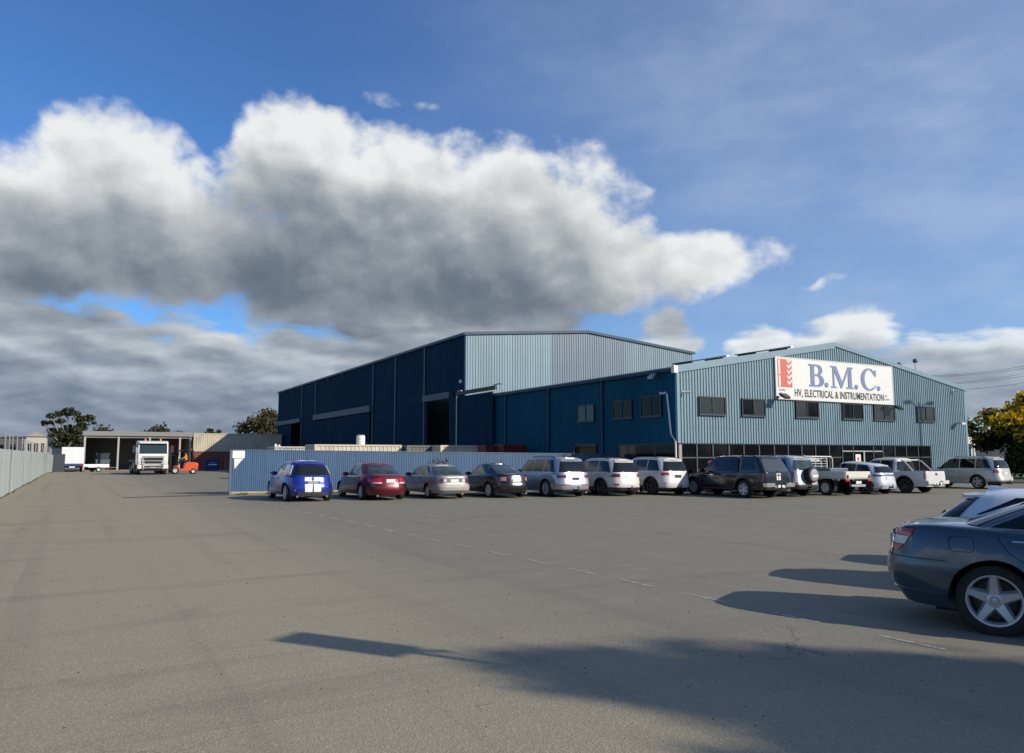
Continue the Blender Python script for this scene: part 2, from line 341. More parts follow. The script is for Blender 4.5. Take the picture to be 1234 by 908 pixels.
# ------------------------------------------------------------------ corrugated sheet
def profile(u0, u1, pitch, depth, flat=.52, slope=.10):
    """points (u, offset) of a trapezoidal sheet"""
    o = []; n = max(1, round((u1 - u0) / pitch)); pt = (u1 - u0) / n
    for i in range(n):
        a = u0 + i * pt
        o += [(a, 0), (a + flat * pt, 0), (a + (flat + slope) * pt, depth), (a + (1 - slope) * pt, depth)]
    return o + [(u1, 0)]
def sheet(mb, axis, at, u0, u1, z0, z1, pitch=.2, depth=.035, out=-1, mi=0, flat=.52):
    """corrugated wall on plane axis=at; z0, z1 numbers or functions of u; out = outward sign on the axis"""
    f0 = z0 if callable(z0) else (lambda u: z0); f1 = z1 if callable(z1) else (lambda u: z1)
    pr = profile(u0, u1, pitch, depth, flat); v = []
    for u, d in pr:
        for z in (f0(u), f1(u)): v.append((u, at + out * d, z) if axis == 'y' else (at + out * d, u, z))
    mb.add(v, [(2 * i, 2 * i + 2, 2 * i + 3, 2 * i + 1) for i in range(len(pr) - 1)], mi)

XW, XE, YF, YG, YB = 26.8, 52.5, 30.17, 55.42, 122.4
ZS, ZE, ZA, XA = 2.33, 6.25, 8.36, 39.19          # office: soffit, eave, apex, apex x
WE, WA, XWE, XWA = 11.6, 12.7, 51.4, 38.95          # warehouse: eave, apex
off_top = lambda x: ZE + (ZA - ZE) * (1 - abs(x - XA) / (XA - XW) if x < XA else 1 - (x - XA) / (XE - XA))
wh_top = lambda x: WE + (WA - WE) * (1 - (XWA - x) / (XWA - XW) if x < XWA else 1 - (x - XWA) / (XWE - XWA))

def window(parent, axis, at, u0, u1, z0, z1, blind=0, fr=.07, out=-1, split=True):
    """framed sliding window set proud of the sheet; blind picks which panes show blinds with painted reflections (bit mask)"""
    mk = (lambda a, b, d0, d1, c, e: (a, b, min(at + out * d0, at + out * d1), max(at + out * d0, at + out * d1), c, e)) if axis == 'y' else \
         (lambda a, b, d0, d1, c, e: (min(at + out * d0, at + out * d1), max(at + out * d0, at + out * d1), a, b, c, e))
    f = MB(); um = (u0 + u1) / 2
    for a in ((u0, u1, z0, z0 + fr), (u0, u1, z1 - fr, z1), (u0, u0 + fr, z0 + fr, z1 - fr), (u1 - fr, u1, z0 + fr, z1 - fr)):
        f.box(*mk(a[0], a[1], -.02, .09, a[2], a[3]))
    if split: f.box(*mk(um - .035, um + .035, -.02, .085, z0 + fr, z1 - fr))
    w = f.build('window', m_alu, parent)
    for i, (a, b) in enumerate(((u0 + fr, um - .035), (um + .035, u1 - fr)) if split else ((u0 + fr, u1 - fr),)):
        p = MB(); p.box(*mk(a, b, .038, .050 + .006 * i, z0 + fr, z1 - fr)); p.build('pane', m_winb if (blind >> i) & 1 else m_win, w)
    s = MB(); s.box(*mk(u0 - .04, u1 + .04, .0, .12, z0 - .05, z0 - .002)); s.build('sill', m_flash, w)
    return w

def build_office():
    t = thing('office_building', 'light blue corrugated gabled office block with a band of dark glass along its ground floor', 'building', (XW, YF, -.25))
    L = Vector((-XW, -YF, .25)); K = lambda o: (setattr(o, 'location', Vector(o.location) + L), o)[1]
    P = lambda mb, name, mat, **k: K(mb.build(name, mat, t, **k))
    f = MB(); sheet(f, 'y', YF, XW + .12, XE - .12, ZS, lambda x: off_top(x) - .05, .20, .045, flat=.50)
    sheet(f, 'y', YF, 48.42, XE - .12, -.3, ZS, .20, .045, flat=.50); P(f, 'front_wall', m_clad)
    s = MB(); sheet(s, 'x', XW, YF + .12, 35.3, 2.33, ZE, .19, .03); sheet(s, 'x', XW, 35.3, YG, -.3, ZE, .19, .03); P(s, 'side_wall', m_navy2)
    e = MB(); e.box(XE - .1, XE, YF + .1, YG, -.3, ZE - .02); P(e, 'far_side_wall', m_clad)
    c = MB(); c.box(XW - .03, XW + .13, YF - .05, YF + .10, ZS, ZE - .05); P(c, 'corner_flashing', m_clad)
    c = MB(); c.box(XE - .13, XE + .03, YF - .05, YF + .10, -.3, ZE - .05); P(c, 'corner_flashing', m_clad)
    r = MB()
    r.prism([(XW - .18, ZE - .03), (XA, ZA), (XA, ZA + .07), (XW - .18, ZE + .04)], YF + .12, YG - .02, 'y')
    r.prism([(XA, ZA), (XE + .18, ZE - .03), (XE + .18, ZE + .04), (XA, ZA + .07)], YF + .12, YG - .02, 'y'); roof = P(r, 'roof', m_roof)
    v = MB(); h = .30
    v.prism([(XW - .2, ZE - .30), (XA, ZA - h + .03), (XA, ZA + .10), (XW - .2, ZE + .08)], YF - .10, YF + .11, 'y'); P(v, 'verge_trim', m_trimb)
    v = MB(); v.prism([(XA + .002, ZA - .13), (XE + .2, ZE - .2), (XE + .2, ZE + .08), (XA + .002, ZA + .10)], YF - .10, YF + .11, 'y'); P(v, 'verge_trim', m_trimb)
    g = MB(); g.box(XW - .20, XW - .035, YF + .12, YG - .1, ZE - .20, ZE - .02); P(g, 'gutter', m_navytrim, bevel=.015)
    g = MB(); g.box(XW - .27, XW - .0, YF - .13, YF + .11, ZE - .30, ZE + .09); P(g, 'gutter_end', m_white, bevel=.01)
    for y in (48.4, 42.55, 36.6): d = MB(); d.box(XW - .14, XW - .04, y - .08, y + .08, -.2, ZE - .2); P(d, 'downpipe', m_navytrim, bevel=.02)
    d = MB(); d.tube([(XW - .1, 30.95, 5.0), (XW - .12, 30.80, 4.9), (XW - .12, 30.55, 2.85), (XW - .12, 30.50, 2.75), (XW - .1, 30.24, 2.42), (XW - .1, 30.22, -.25)], .045, 8); P(d, 'downpipe', m_white, smooth=True)
    d = MB(); d.tube([(XW - .04, 30.95, 5.0), (XW - .1, 30.95, 5.0)], .05, 8); P(d, 'pipe_bracket', m_galv)
    # ground floor: recessed glazing band below the cladding
    so = MB(); so.box(XW + .01, 48.42, YF, YF + .55, ZS - .06, ZS - .004); so.box(XW + .01, XW + .5, YF + .56, 35.3, ZS - .06, ZS - .004); P(so, 'soffit', m_blk2)
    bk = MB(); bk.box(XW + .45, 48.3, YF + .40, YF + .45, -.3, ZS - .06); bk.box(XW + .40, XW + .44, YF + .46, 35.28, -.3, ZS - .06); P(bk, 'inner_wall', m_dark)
    mx = [26.97, 28.1, 29.23, 30.39, 31.5, 32.67, 33.85, 34.96, 36.09, 37.26, 38.46, 39.63, 40.61, 42.52, 43.44, 44.62, 45.78, 47.03, 48.32]; yg = YF + .06
    zt = 1.58
    for i, x in enumerate(mx):
        q = MB(); w = .09 if i == 0 else .035; q.box(x - w, x + w, yg - .05, yg + .05, -.28, ZS - .06); P(q, 'mullion', m_conc if i == 0 else m_aluL)
        if i == len(mx) - 1: break
        a, b = x + w, mx[i + 1] - .035
        door = 11 <= i <= 13; z1 = 1.95 if door else zt
        q = MB(); q.box(a, b, yg - .035, yg + .035, z1 - .03, z1 + .03); P(q, 'transom', m_aluL if not door else m_galv)
        for z0_, z1_ in ((-.22, z1 - .03), (z1 + .03, ZS - .06)):
            q = MB(); o = random.uniform(-.004, .004); q.add([(a, yg + o, z0_), (b, yg - o, z0_), (b, yg - o + random.uniform(-.003, .003), z1_), (a, yg + o, z1_)], [(0, 1, 2, 3)])
            P(q, 'pane', m_win)
    q = MB(); q.box(41.50, 41.62, yg - .09, yg - .05, .1, 1.92); P(q, 'door_stile', m_galv)
    q = MB(); q.box(40.80, 41.27, yg - .05, yg - .02, 1.22, 1.76); po = P(q, 'poster', m_white)
    q = MB(); q.prism([(41.03 + .12 * math.cos(k), 1.49 + .12 * math.sin(k)) for k in np.linspace(0, 6.28, 17)[:-1]], yg - .055, yg - .051, 'y'); K(q.build('poster_emblem', M('red_print', (.55, .12, .07), .6), t))
    for y0, y1, z1 in ((30.3, 32.0, 1), (32.1, 33.6, 1), (33.65, 35.2, 1)):
        q = MB(); q.box(XW + .06, XW + .08, y0, y1, -.25, ZS - .06); P(q, 'pane', m_win)
        q = MB(); q.box(XW + .03, XW + .11, y1 + .005, y1 + .06, -.25, ZS - .06); P(q, 'mullion', m_aluL)
    q = MB(); q.box(XW + .045, XW + .055, 33.75, 34.32, 1.6, 2.24); P(q, 'window_blind', m_winb)
    q = MB(); q.box(XW + .045, XW + .055, 34.40, 35.1, 1.6, 2.24); P(q, 'window_blind', m_winb)
    # first floor windows, front then side
    for (u0, u1, z0, z1, bl) in ((28.24, 30.11, 3.85, 4.80, 3), (31.32, 33.13, 3.86, 4.80, 2), (35.59, 37.51, 3.87, 4.83, 1), (39.67, 41.56, 3.87, 4.83, 0), (42.58, 44.63, 3.88, 4.87, 3), (46.94, 48.81, 3.89, 4.86, 3)):
        K(window(t, 'y', YF - .04, u0, u1, z0, z1, bl))
    for (u0, u1, z0, z1, bl) in ((37.4, 39.2, 3.73, 4.77, 3), (33.8, 35.6, 3.77, 4.82, 0), (31.3, 33.05, 3.78, 4.9, 0)):
        K(window(t, 'x', XW - .03, u0, u1, z0, z1, bl))
    K(window(t, 'x', XW - .03, 37.25, 39.5, 1.2, 2.4, 0, split=False))
    for x0, x1 in ((30.6, 33.4), (35.8, 39.0)):                         # rows of panels lying on the left roof slope
        n = 3
        for i in range(n):
            a = x0 + (x1 - x0) * i / n + .02; b = x0 + (x1 - x0) * (i + 1) / n - .02; q = MB()
            q.prism([(a, off_top(a) + .20), (b, off_top(b) + .20), (b, off_top(b) + .27), (a, off_top(a) + .27)], YF + 3.0, YF + 4.7, 'y'); P(q, 'solar_panel', M('solar_panel', (.012, .012, .02), .25))
        q = MB(); q.prism([(x1, off_top(x1) + .18), (x1 + .25, off_top(x1 + .25) + .18), (x1 + .25, off_top(x1 + .25) + .29), (x1, off_top(x1) + .29)], YF + 3.0, YF + 4.7, 'y'); P(q, 'panel_end_cap', m_white)
        for x in (x0 + .2, x1 - .2): q = MB(); q.box(x - .03, x + .03, YF + 3.1, YF + 4.6, off_top(x) + .05, off_top(x) + .20); P(q, 'panel_stand', m_blk2)
build_office()

def build_warehouse():
    t = thing('warehouse', 'tall navy blue steel warehouse with pale blue gable end rising behind the office', 'warehouse', (XW, YG, -.3))
    L = Vector((-XW, -YG, .3)); K = lambda o: (setattr(o, 'location', Vector(o.location) + L), o)[1]
    P = lambda mb, name, mat, **k: K(mb.build(name, mat, t, **k))
    x = XW
    s = MB(); sheet(s, 'x', x, YG + .1, YB - .1, 6.62, WE, .25, .03)
    for a, b in ((YG + .1, 57.4), (63.0, 78.0), (100.0, 107.3), (118.0, YB - .1)): sheet(s, 'x', x, a, b, -.6, 6.62, .25, .03)
    P(s, 'side_wall', m_navy)
    g = MB(); sheet(g, 'y', YG, XW + .1, 35.1, 5.5, wh_top, .25, .04); P(g, 'gable_wall', m_clad)
    g = MB(); sheet(g, 'y', YG, 35.1, 43.0, 5.5, wh_top, .25, .04); P(g, 'gable_wall', m_cladg)
    g = MB(); sheet(g, 'y', YG, 43.0, XWE - .1, 5.5, wh_top, .25, .04); P(g, 'gable_wall', m_clad2)
    g = MB(); g.box(XWE - .1, XWE, YG + .1, YB, -.6, WE); g.box(XW + .1, XWE - .1, YB - .1, YB, -.6, WE); P(g, 'rear_walls', m_clad2)
    r = MB(); r.prism([(XW - .12, WE - .02), (XWA, WA), (XWA, WA + .07), (XW - .12, WE + .05)], YG - .1, YB, 'y')
    r.prism([(XWA, WA), (XWE + .12, WE - .02), (XWE + .12, WE + .05), (XWA, WA + .07)], YG - .1, YB, 'y'); P(r, 'roof', m_roof)
    v = MB(); v.prism([(XW - .12, WE - .16), (XWA, WA - .14), (XWA, WA + .09), (XW - .12, WE + .07)], YG - .18, YG - .11, 'y'); P(v, 'verge_trim', m_flash)
    v = MB(); v.prism([(XWA + .002, WA - .14), (XWE + .12, WE - .16), (XWE + .12, WE + .07), (XWA + .002, WA + .09)], YG - .18, YG - .11, 'y'); P(v, 'verge_trim', m_flash)
    c = MB(); c.box(XW - .05, XW + .09, YG - .06, YG + .09, 5.6, WE - .17); P(c, 'corner_flashing', m_navy)
    g = MB(); g.box(XW - .22, XW - .04, YG - .1, YB, WE - .22, WE - .03); P(g, 'gutter', m_flash, bevel=.02)
    for y, z0 in ((63.5, -.5), (70.8, -.5), (77.4, -.5), (100.2, 6.9), (107.4, -.5)):
        d = MB(); d.box(x - .13, x - .035, y - .13, y + .13, z0, WE - .22); P(d, 'downpipe', m_flash, bevel=.02)
    for y in (88.3, 94.2, 113.0): d = MB(); d.box(x - .2, x - .04, y - .08, y + .08, WE - .75, WE - .22); P(d, 'gutter_outlet', m_flash)
    def door(y0, y1, z1, dx=.2, mat=m_navy, nm='sliding_door'):
        d = MB(); sheet(d, 'x', x - dx, y0, y1, -.35, z1, .25, .03); d.box(x - dx + .002, x - dx + .07, y0, y1, -.35, z1); return P(d, nm, mat)
    door(49.95, 57.5, 6.42, .34); door(92.35, 99.9, 6.25, .1); door(78.1, 92.2, 6.25, .2); door(113.0, 118.0, 6.25, .15)
    for y0, y1, z0, z1 in ((77.6, 100.1, 6.28, 6.95), (107.3, YB - .1, 6.28, 6.85), (57.5, 63.2, 6.42, 6.95)):
        d = MB(); d.box(x - .42, x - .04, y0, y1, z0, z1); P(d, 'door_track_cover', m_flash)
    d = MB(); d.prism([(49.2, 6.52), (55.9, 6.52), (55.9, 6.80), (49.2, 6.80)], x - .55, x - .36, 'x'); P(d, 'door_rail', M('brown_rail', (.035, .022, .02), .6))
    d = MB(); d.tube([(x - .45, 55.9, .0), (x - .45, 55.9, 6.66), (x - .45, 55.7, 6.84), (x - .45, 55.0, 6.84)], .05); P(d, 'conduit', m_galv, smooth=True)
    d = MB(); d.tube([(x - .45, 49.5, 6.86), (x - .45, 48.5, 6.90), (x - .45, 48.3, 6.75), (x - .40, 48.3, 6.28)], .05); P(d, 'conduit', m_galv, smooth=True)
    d = MB(); d.box(x - .2, x - .05, YG + .25, YG + .6, 7.55, 7.8); P(d, 'wall_lamp', m_galv)
    fl = MB(); fl.box(XW + .1, XWE - .1, YG + .15, YB - .15, -.36, -.30); P(fl, 'warehouse_floor', m_conc)
    for z in (6.2, 7.9, 9.2): q = MB(); q.box(XWE - .2, XWE - .12, 108.9, 109.9, z, z + (1.0 if z < 9 else 1.0)); P(q, 'skylight', M('lit_window', (.75, .82, .85), .5, emit=1.2))
build_warehouse()

# ------------------------------------------------------------------ sign on the gable
def fill_curve(name, splines, mat, parent, depth=.01, loc=(0, 0, 0)):
    """filled outline in the x-z plane, standing off by depth; splines are lists of (x, z)"""
    cu = bpy.data.curves.new(name, 'CURVE'); cu.dimensions = '2D'; cu.fill_mode = 'BOTH'; cu.extrude = depth
    for s in splines:
        sp = cu.splines.new('POLY'); sp.points.add(len(s) - 1); sp.use_cyclic_u = True
        for p, q in zip(sp.points, s): p.co = (q[0], q[1], 0, 1)
    tmp = bpy.data.objects.new('tmp', cu); COL.objects.link(tmp); me = bpy.data.meshes.new_from_object(tmp.evaluated_get(bpy.context.evaluated_depsgraph_get()))
    bpy.data.objects.remove(tmp); me.materials.clear(); me.materials.append(mat); me.name = name
    return link(name, me, parent, loc, (math.pi / 2, 0, 0))
def text_obj(name, body, size, mat, parent, loc, sx=1.0, bold=.0, depth=.006, rot=(math.pi / 2, 0, 0), align='LEFT', width=None):
    cu = bpy.data.curves.new(name, 'FONT'); cu.body = body; cu.size = size; cu.extrude = depth; cu.offset = bold; cu.align_x = align; cu.resolution_u = 3; cu.space_character = 1.06
    tmp = bpy.data.objects.new('tmp', cu); COL.objects.link(tmp); me = bpy.data.meshes.new_from_object(tmp.evaluated_get(bpy.context.evaluated_depsgraph_get()))
    bpy.data.objects.remove(tmp); me.materials.clear(); me.materials.append(mat); me.name = name
    o = link(name, me, parent, loc, rot)
    if width:
        xs = [v.co.x for v in me.vertices]; sx = width / (max(xs) - min(xs))
    o.scale = (sx, 1, 1); return o
def arc(cx, cz, rx, rz, a0, a1, n=14): return [(cx + rx * math.cos(R_(a0 + (a1 - a0) * i / n)), cz + rz * math.sin(R_(a0 + (a1 - a0) * i / n))) for i in range(n + 1)]

def build_sign():
    x0, x1, z0, z1 = 34.02, 44.48, 4.90, 7.24; W, H = x1 - x0, z1 - z0
    t = thing('sign_board', 'wide white company sign with blue initials and red chevron panel on the office gable', 'sign', (x0, YF - .12, z0))
    mw = M('sign_white', (.66, .67, .65), .5, var=.03, scale=1.0); mb_ = M('sign_blue', (.15, .19, .36), .6, var=.08, scale=1.5); mr = M('sign_red', (.55, .12, .095), .6, var=.06, scale=2)
    mk = M('sign_black', (.035, .035, .035), .6); mg = M('sign_grey', (.30, .32, .32), .6); msh = M('sign_pale_blue', (.55, .62, .70), .6)
    b = MB(); b.box(0, W, -.02, .05, 0, H); b.build('board', mw, t, bevel=.006)
    f = MB(); fr = .05
    f.box(-fr, W + fr, -.035, .06, -fr, -.001); f.box(-fr, W + fr, -.035, .06, H + .001, H + fr); f.box(-fr, -.001, -.035, .06, 0, H); f.box(W + .001, W + fr, -.035, .06, 0, H)
    f.build('frame', M('sign_frame', (.55, .55, .54), .5), t)
    y = -.03
    # red panel with a white strip and white chevrons
    p = MB(); p.box(.13, 1.30, -.030, -.021, .66, H - .08); p.build('red_panel', mr, t)
    p = MB(); p.box(.20, .34, -.034, -.031, 1.38, H - .13); p.build('white_strip', mw, t)
    p = MB(); p.box(.20, .34, -.034, -.031, .70, 1.30); p.build('white_strip', mw, t)
    for k in range(5):
        zc = .80 + k * .31; p = MB()
        p.prism([(.88, zc + .16), (1.02, zc - .02), (1.28, zc + .20), (1.28, zc + .34), (1.04, zc + .14), (.94, zc + .26)], -.035, -.031, 'y'); p.build('chevron', mw, t)
    # serif initials
    def letter(nm, spl, w, x):
        s = 1.30; L = [[(px * w, pz * s) for px, pz in sp] for sp in spl]
        fill_curve(nm + '_shadow', [[(a + .035, c - .06) for a, c in sp] for sp in L], msh, t, .003, (x, -.026, .80))
        fill_curve(nm, L, mb_, t, .008, (x, -.036, .80))
    Bo = [(0, 0), (.60, 0)] + arc(.60, .27, .38, .27, -90, 60) + arc(.55, .76, .34, .24, -60, 90) + [(0, 1), (0, .95), (.12, .93), (.12, .07), (0, .05)]
    Bi1 = [(.36, .07), (.50, .07)] + arc(.50, .28, .20, .21, -90, 90) + [(.36, .49)]
    Bi2 = [(.36, .56), (.48, .56)] + arc(.48, .745, .18, .185, -90, 90) + [(.36, .93)]
    letter('letter_b', [Bo, Bi1, Bi2], 1.35, 2.70)
    Mo = [(0, 0), (.26, 0), (.26, .05), (.165, .07), (.165, .78), (.45, .0), (.50, .0), (.80, .80), (.80, .07), (.71, .05), (.71, 0), (1.05, 0), (1.05, .05), (.97, .07), (.97, .93), (1.05, .95), (1.05, 1), (.80, 1), (.53, .27), (.26, 1), (0, 1), (0, .95), (.09, .93), (.09, .07), (0, .05)]
    letter('letter_m', [Mo], 1.95, 4.62)
    Co = arc(.52, .5, .50, .53, 40, 322, 30) + [(.985, .20), (.90, .23)] + [(.86, .17)] + arc(.54, .5, .30, .46, 300, 62, 24) + [(.86, .70), (.95, .66), (.97, .95), (.90, .96), (.88, .90)]
    letter('letter_c', [Co], 1.55, 7.35)
    for x in (4.22, 6.92, 9.05):
        p = MB(); p.prism([(x + .16 * math.cos(q), .93 + .15 * math.sin(q)) for q in np.linspace(0, 2 * math.pi, 21)[:-1]], -.044, -.026, 'y'); p.build('full_stop', mb_, t)
    text_obj('lettering', 'HV, ELECTRICAL & INSTRUMENTATION', .60, mk, t, (1.45, -.026, .17), bold=.012, width=8.05)
    text_obj('small_lettering', 'Quality', .20, mg, t, (.17, -.026, .44), sx=.9)
    text_obj('small_lettering', 'ISO', .18, mg, t, (.17, -.026, .22), sx=.9)
    text_obj('small_lettering', 'REC.', .15, mg, t, (9.62, -.026, .44), sx=.9)
    p = MB(); [p.box(9.60 + k * .13, 9.69 + k * .13, -.029, -.021, .22, .33) for k in range(4)]; p.build('small_lettering', mg, t)
build_sign()

def floodlight(label, loc, rz, arm=.45, size=.32, tilt=.5, cat='floodlight', mat=None):
    t = thing('floodlight', label, cat, loc, rz, 'wall floodlights')
    a = MB(); a.box(-.06, .06, -.03, .0, -.08, .08); a.tube([(0, -.03, 0), (0, -arm, .04)], .022, 6); a.build('arm', m_blk2, t)
    h = MB(); c, s = math.cos(tilt), math.sin(tilt); w = size
    pts = [(-.05, -.03), (.05, -.03), (.09, .14), (-.09, .14)]
    v = []
    for x in (-w / 2, w / 2):
        for (a1, a2) in ((-w / 2, -.06), (w / 2, -.06), (w * .36, .06), (-w * .36, .06)):
            v.append((x, -arm - .05 + a1 * c - a2 * s, .05 + a1 * s + a2 * c))
    h.add(v, [(0, 1, 2, 3), (7, 6, 5, 4), (0, 4, 5, 1), (1, 5, 6, 2), (2, 6, 7, 3), (3, 7, 4, 0)]); h.build('lamp_head', mat or m_blk2, t, bevel=.012)
    l = MB(); v = [(x * .8, -arm - .05 + a1 * .8 * c + .066 * s, .05 + a1 * .8 * s - .066 * c) for x, a1 in ((-w / 2, -w / 2), (w / 2, -w / 2), (w / 2, w / 2), (-w / 2, w / 2))]
    l.add(v, [(0, 1, 2, 3)]); l.build('lens', M('lamp_lens', (.5, .5, .46), .15), t)
floodlight('black floodlight in front of the lower left corner of the white sign', (34.05, YF - .18, 4.95), 0, .45, .5, .6)
floodlight('black floodlight on a long arm at the lower right corner of the white sign', (44.3, YF - .04, 4.62), 0, .5, .45, .6)
floodlight('silver floodlight high on the dark side wall near the office corner', (XW - .03, 31.6, 5.85), -math.pi / 2, .4, .38, .7, mat=m_galv)
floodlight('pale floodlight on the front wall near its right end', (51.2, YF - .04, 3.8), 0, .35, .4, .3, mat=m_galv)

def security_camera(label, loc, rz):
    t = thing('security_camera', label, 'camera', loc, rz, 'security cameras on the office')
    a = MB(); a.lathe([(0, .0), (0, .06), (-.04, .06), (-.05, .02), (-.16, .02), (-.16, 0)], 10, 'y'); a.build('bracket', m_white, t, smooth=True)
    b = MB(); b.lathe([(-.42, 0), (-.42, .05), (-.38, .06), (-.12, .06), (-.10, .0)], 12, 'y', (0, 0, -.03)); b.build('housing', m_white, t, smooth=True)
    l = MB(); l.lathe([(-.425, 0), (-.425, .04), (-.418, .04)], 12, 'y', (0, 0, -.03)); l.build('lens', m_black, t)
security_camera('small white camera on the lit front wall beside the left corner', (27.15, YF - .04, 4.98), .5)
security_camera('small camera on the dark side wall beside the white downpipe', (XW - .03, 31.05, 4.98), -math.pi / 2)
security_camera('small white camera just under the right roof edge', (51.1, YF - .04, 6.05), 0)

def roof_dish(label, x, y, h):
    z = off_top(x) + .05; t = thing('roof_vent', label, 'roof vent', (x, y, z), 0, 'round caps on poles above the right roof slope')
    p = MB(); p.tube([(0, 0, -.05), (0, 0, h)], .035, 8); p.build('pole', m_galv, t)
    c = MB(); c.lathe([(-.18, .0), (-.15, .10), (-.03, .17), (.08, .15), (.14, .08), (.16, 0)], 14, 'y', (0, 0, h + .14)); c.build('cap', M('weathered_cap', (.12, .12, .12), .6), t, smooth=True)
roof_dish('round grey cap on a short pole, left of the two above the right roof slope', 48.5, YF + 2.0, .8)
roof_dish('round grey cap on a taller pole, right of the two above the right roof slope', 50.3, YF + 2.0, 1.45)

# ------------------------------------------------------------------ fences
def build_blue_fence():
    y = 34.95; t = thing('corrugated_fence', 'blue corrugated steel fence behind the parked cars', 'fence', (5.75, y, 0))
    mf = M('fence_blue', (.052, .118, .222), .45, var=.07, scale=1.5, stretch=(1, 1, .2), dirt=((.055, .09, .13), .4, 2.0), sheets=.07); n = 9; w = (26.6 - 5.75) / n
    mb = MB(); sheet(mb, 'y', 0, 0.003, w - .003, .13, 1.93, .088, .022, flat=.45); me = mb.mesh('panel', mf)
    cp = MB(); cp.box(0, w - .004, -.03, .03, 1.925, 1.955); mc = cp.mesh('capping', M('fence_cap', (.085, .14, .21), .4))
    pl = MB(); pl.box(0, w - .003, -.045, -.001, .065, .135); mp = pl.mesh('plinth', M('cream_plinth', (.42, .34, .22), .8, var=.15)); pk = MB(); pk.box(0, w - .003, -.02, .03, -.08, .063); mk_ = pk.mesh('kickboard', m_wood)
    for i in range(n):
        x = i * w; z = ground_z(5.75 + x + w / 2, y); tl = -(ground_z(5.75 + x + w, y) - ground_z(5.75 + x, y)) / w
        for nm, m_ in (('panel', me), ('capping', mc), ('plinth', mp), ('kickboard', mk_)):
            o = link(nm, m_, t, (x, 0, ground_z(5.75 + x, y)), (0, tl, 0))
    for i in range(n + 1):
        x = min(i * w, n * w - .05); p = MB(); p.box(x - .04, x + .04, .032, .11, -.2, 1.9); p.build('post', m_galv, t, loc=(0, 0, ground_z(5.75 + x, y)))
    e = MB(); e.box(-.075, -.003, -.04, .12, -.05, 1.94); e.build('end_post', M('fence_post_grey', (.10, .13, .17), .5), t)
    s = MB(); s.box(.02, .53, -.034, -.028, 1.58, 1.90); tag(s.build('warning_notice', m_white, loc=(5.75, y, 0)), 'white rectangular notice at the left end of the blue fence', 'notice')
    s = MB(); s.prism([(.09, 1.56), (.48, 1.56), (.34, 1.40), (.12, 1.11)], -.036, -.029, 'y'); tag(s.build('slant_edged_sheet', m_white, loc=(5.75, y, 0)), 'white sheet with a slanted edge below the notice on the blue fence', 'poster')  # white sheet cut to a slanted outline
build_blue_fence()

def build_left_fence():
    x = -2.68; t = thing('sheet_metal_fence', 'long pale grey sheet metal fence along the left of the drive', 'fence', (x, 20, 0))
    mf = M('pale_grey_sheet', (.37, .415, .415), .40, .25, var=.10, scale=1.2, stretch=(1, 1, .15), dirt=((.26, .28, .27), .5, 1.2))
    w = 2.35; mb = MB(); sheet(mb, 'x', 0, .004, w - .004, .04, 1.95, .235, .018, out=1, flat=.82); me = mb.mesh('panel', mf); rng = random.Random(4)
    po = MB(); po.box(-.10, -.03, -.03, .03, 0, 1.95); po.box(-.09, -.045, -.022, .022, 1.95, 2.62); mpo = po.mesh('post', m_galv)
    for i in range(35):
        y = i * w; z = ground_z(0, 20 + y)
        link('panel', me, t, (rng.uniform(-.012, .012), y, z + rng.uniform(-.03, .03)), (0, rng.uniform(-.012, .012), rng.uniform(-.010, .010)))
        link('post', mpo, t, (0, y, z), (rng.uniform(-.02, .02), rng.uniform(-.03, .03), 0))
    for z in (2.15, 2.35, 2.56):
        b = MB(); b.tube([(-.068, y, z + ground_z(0, 20 + y) - (.02 if k % 2 else 0)) for k, y in enumerate(np.linspace(0, 35 * w, 71))], .008, 4); b.build('barbed_wire', m_galv, t)
    g = MB(); sheet(g, 'y', 0, 0, 1.15, .03, 2.1, .115, .02); g = g.build('dark_gate_panel', M('dark_fence', (.045, .055, .07), .6), None, loc=(-2.6, 102.6, ground_z(0, 102.6)))
    tag(g, 'dark grey steel fence panel at the far end of the pale fence', 'fence')
build_left_fence()

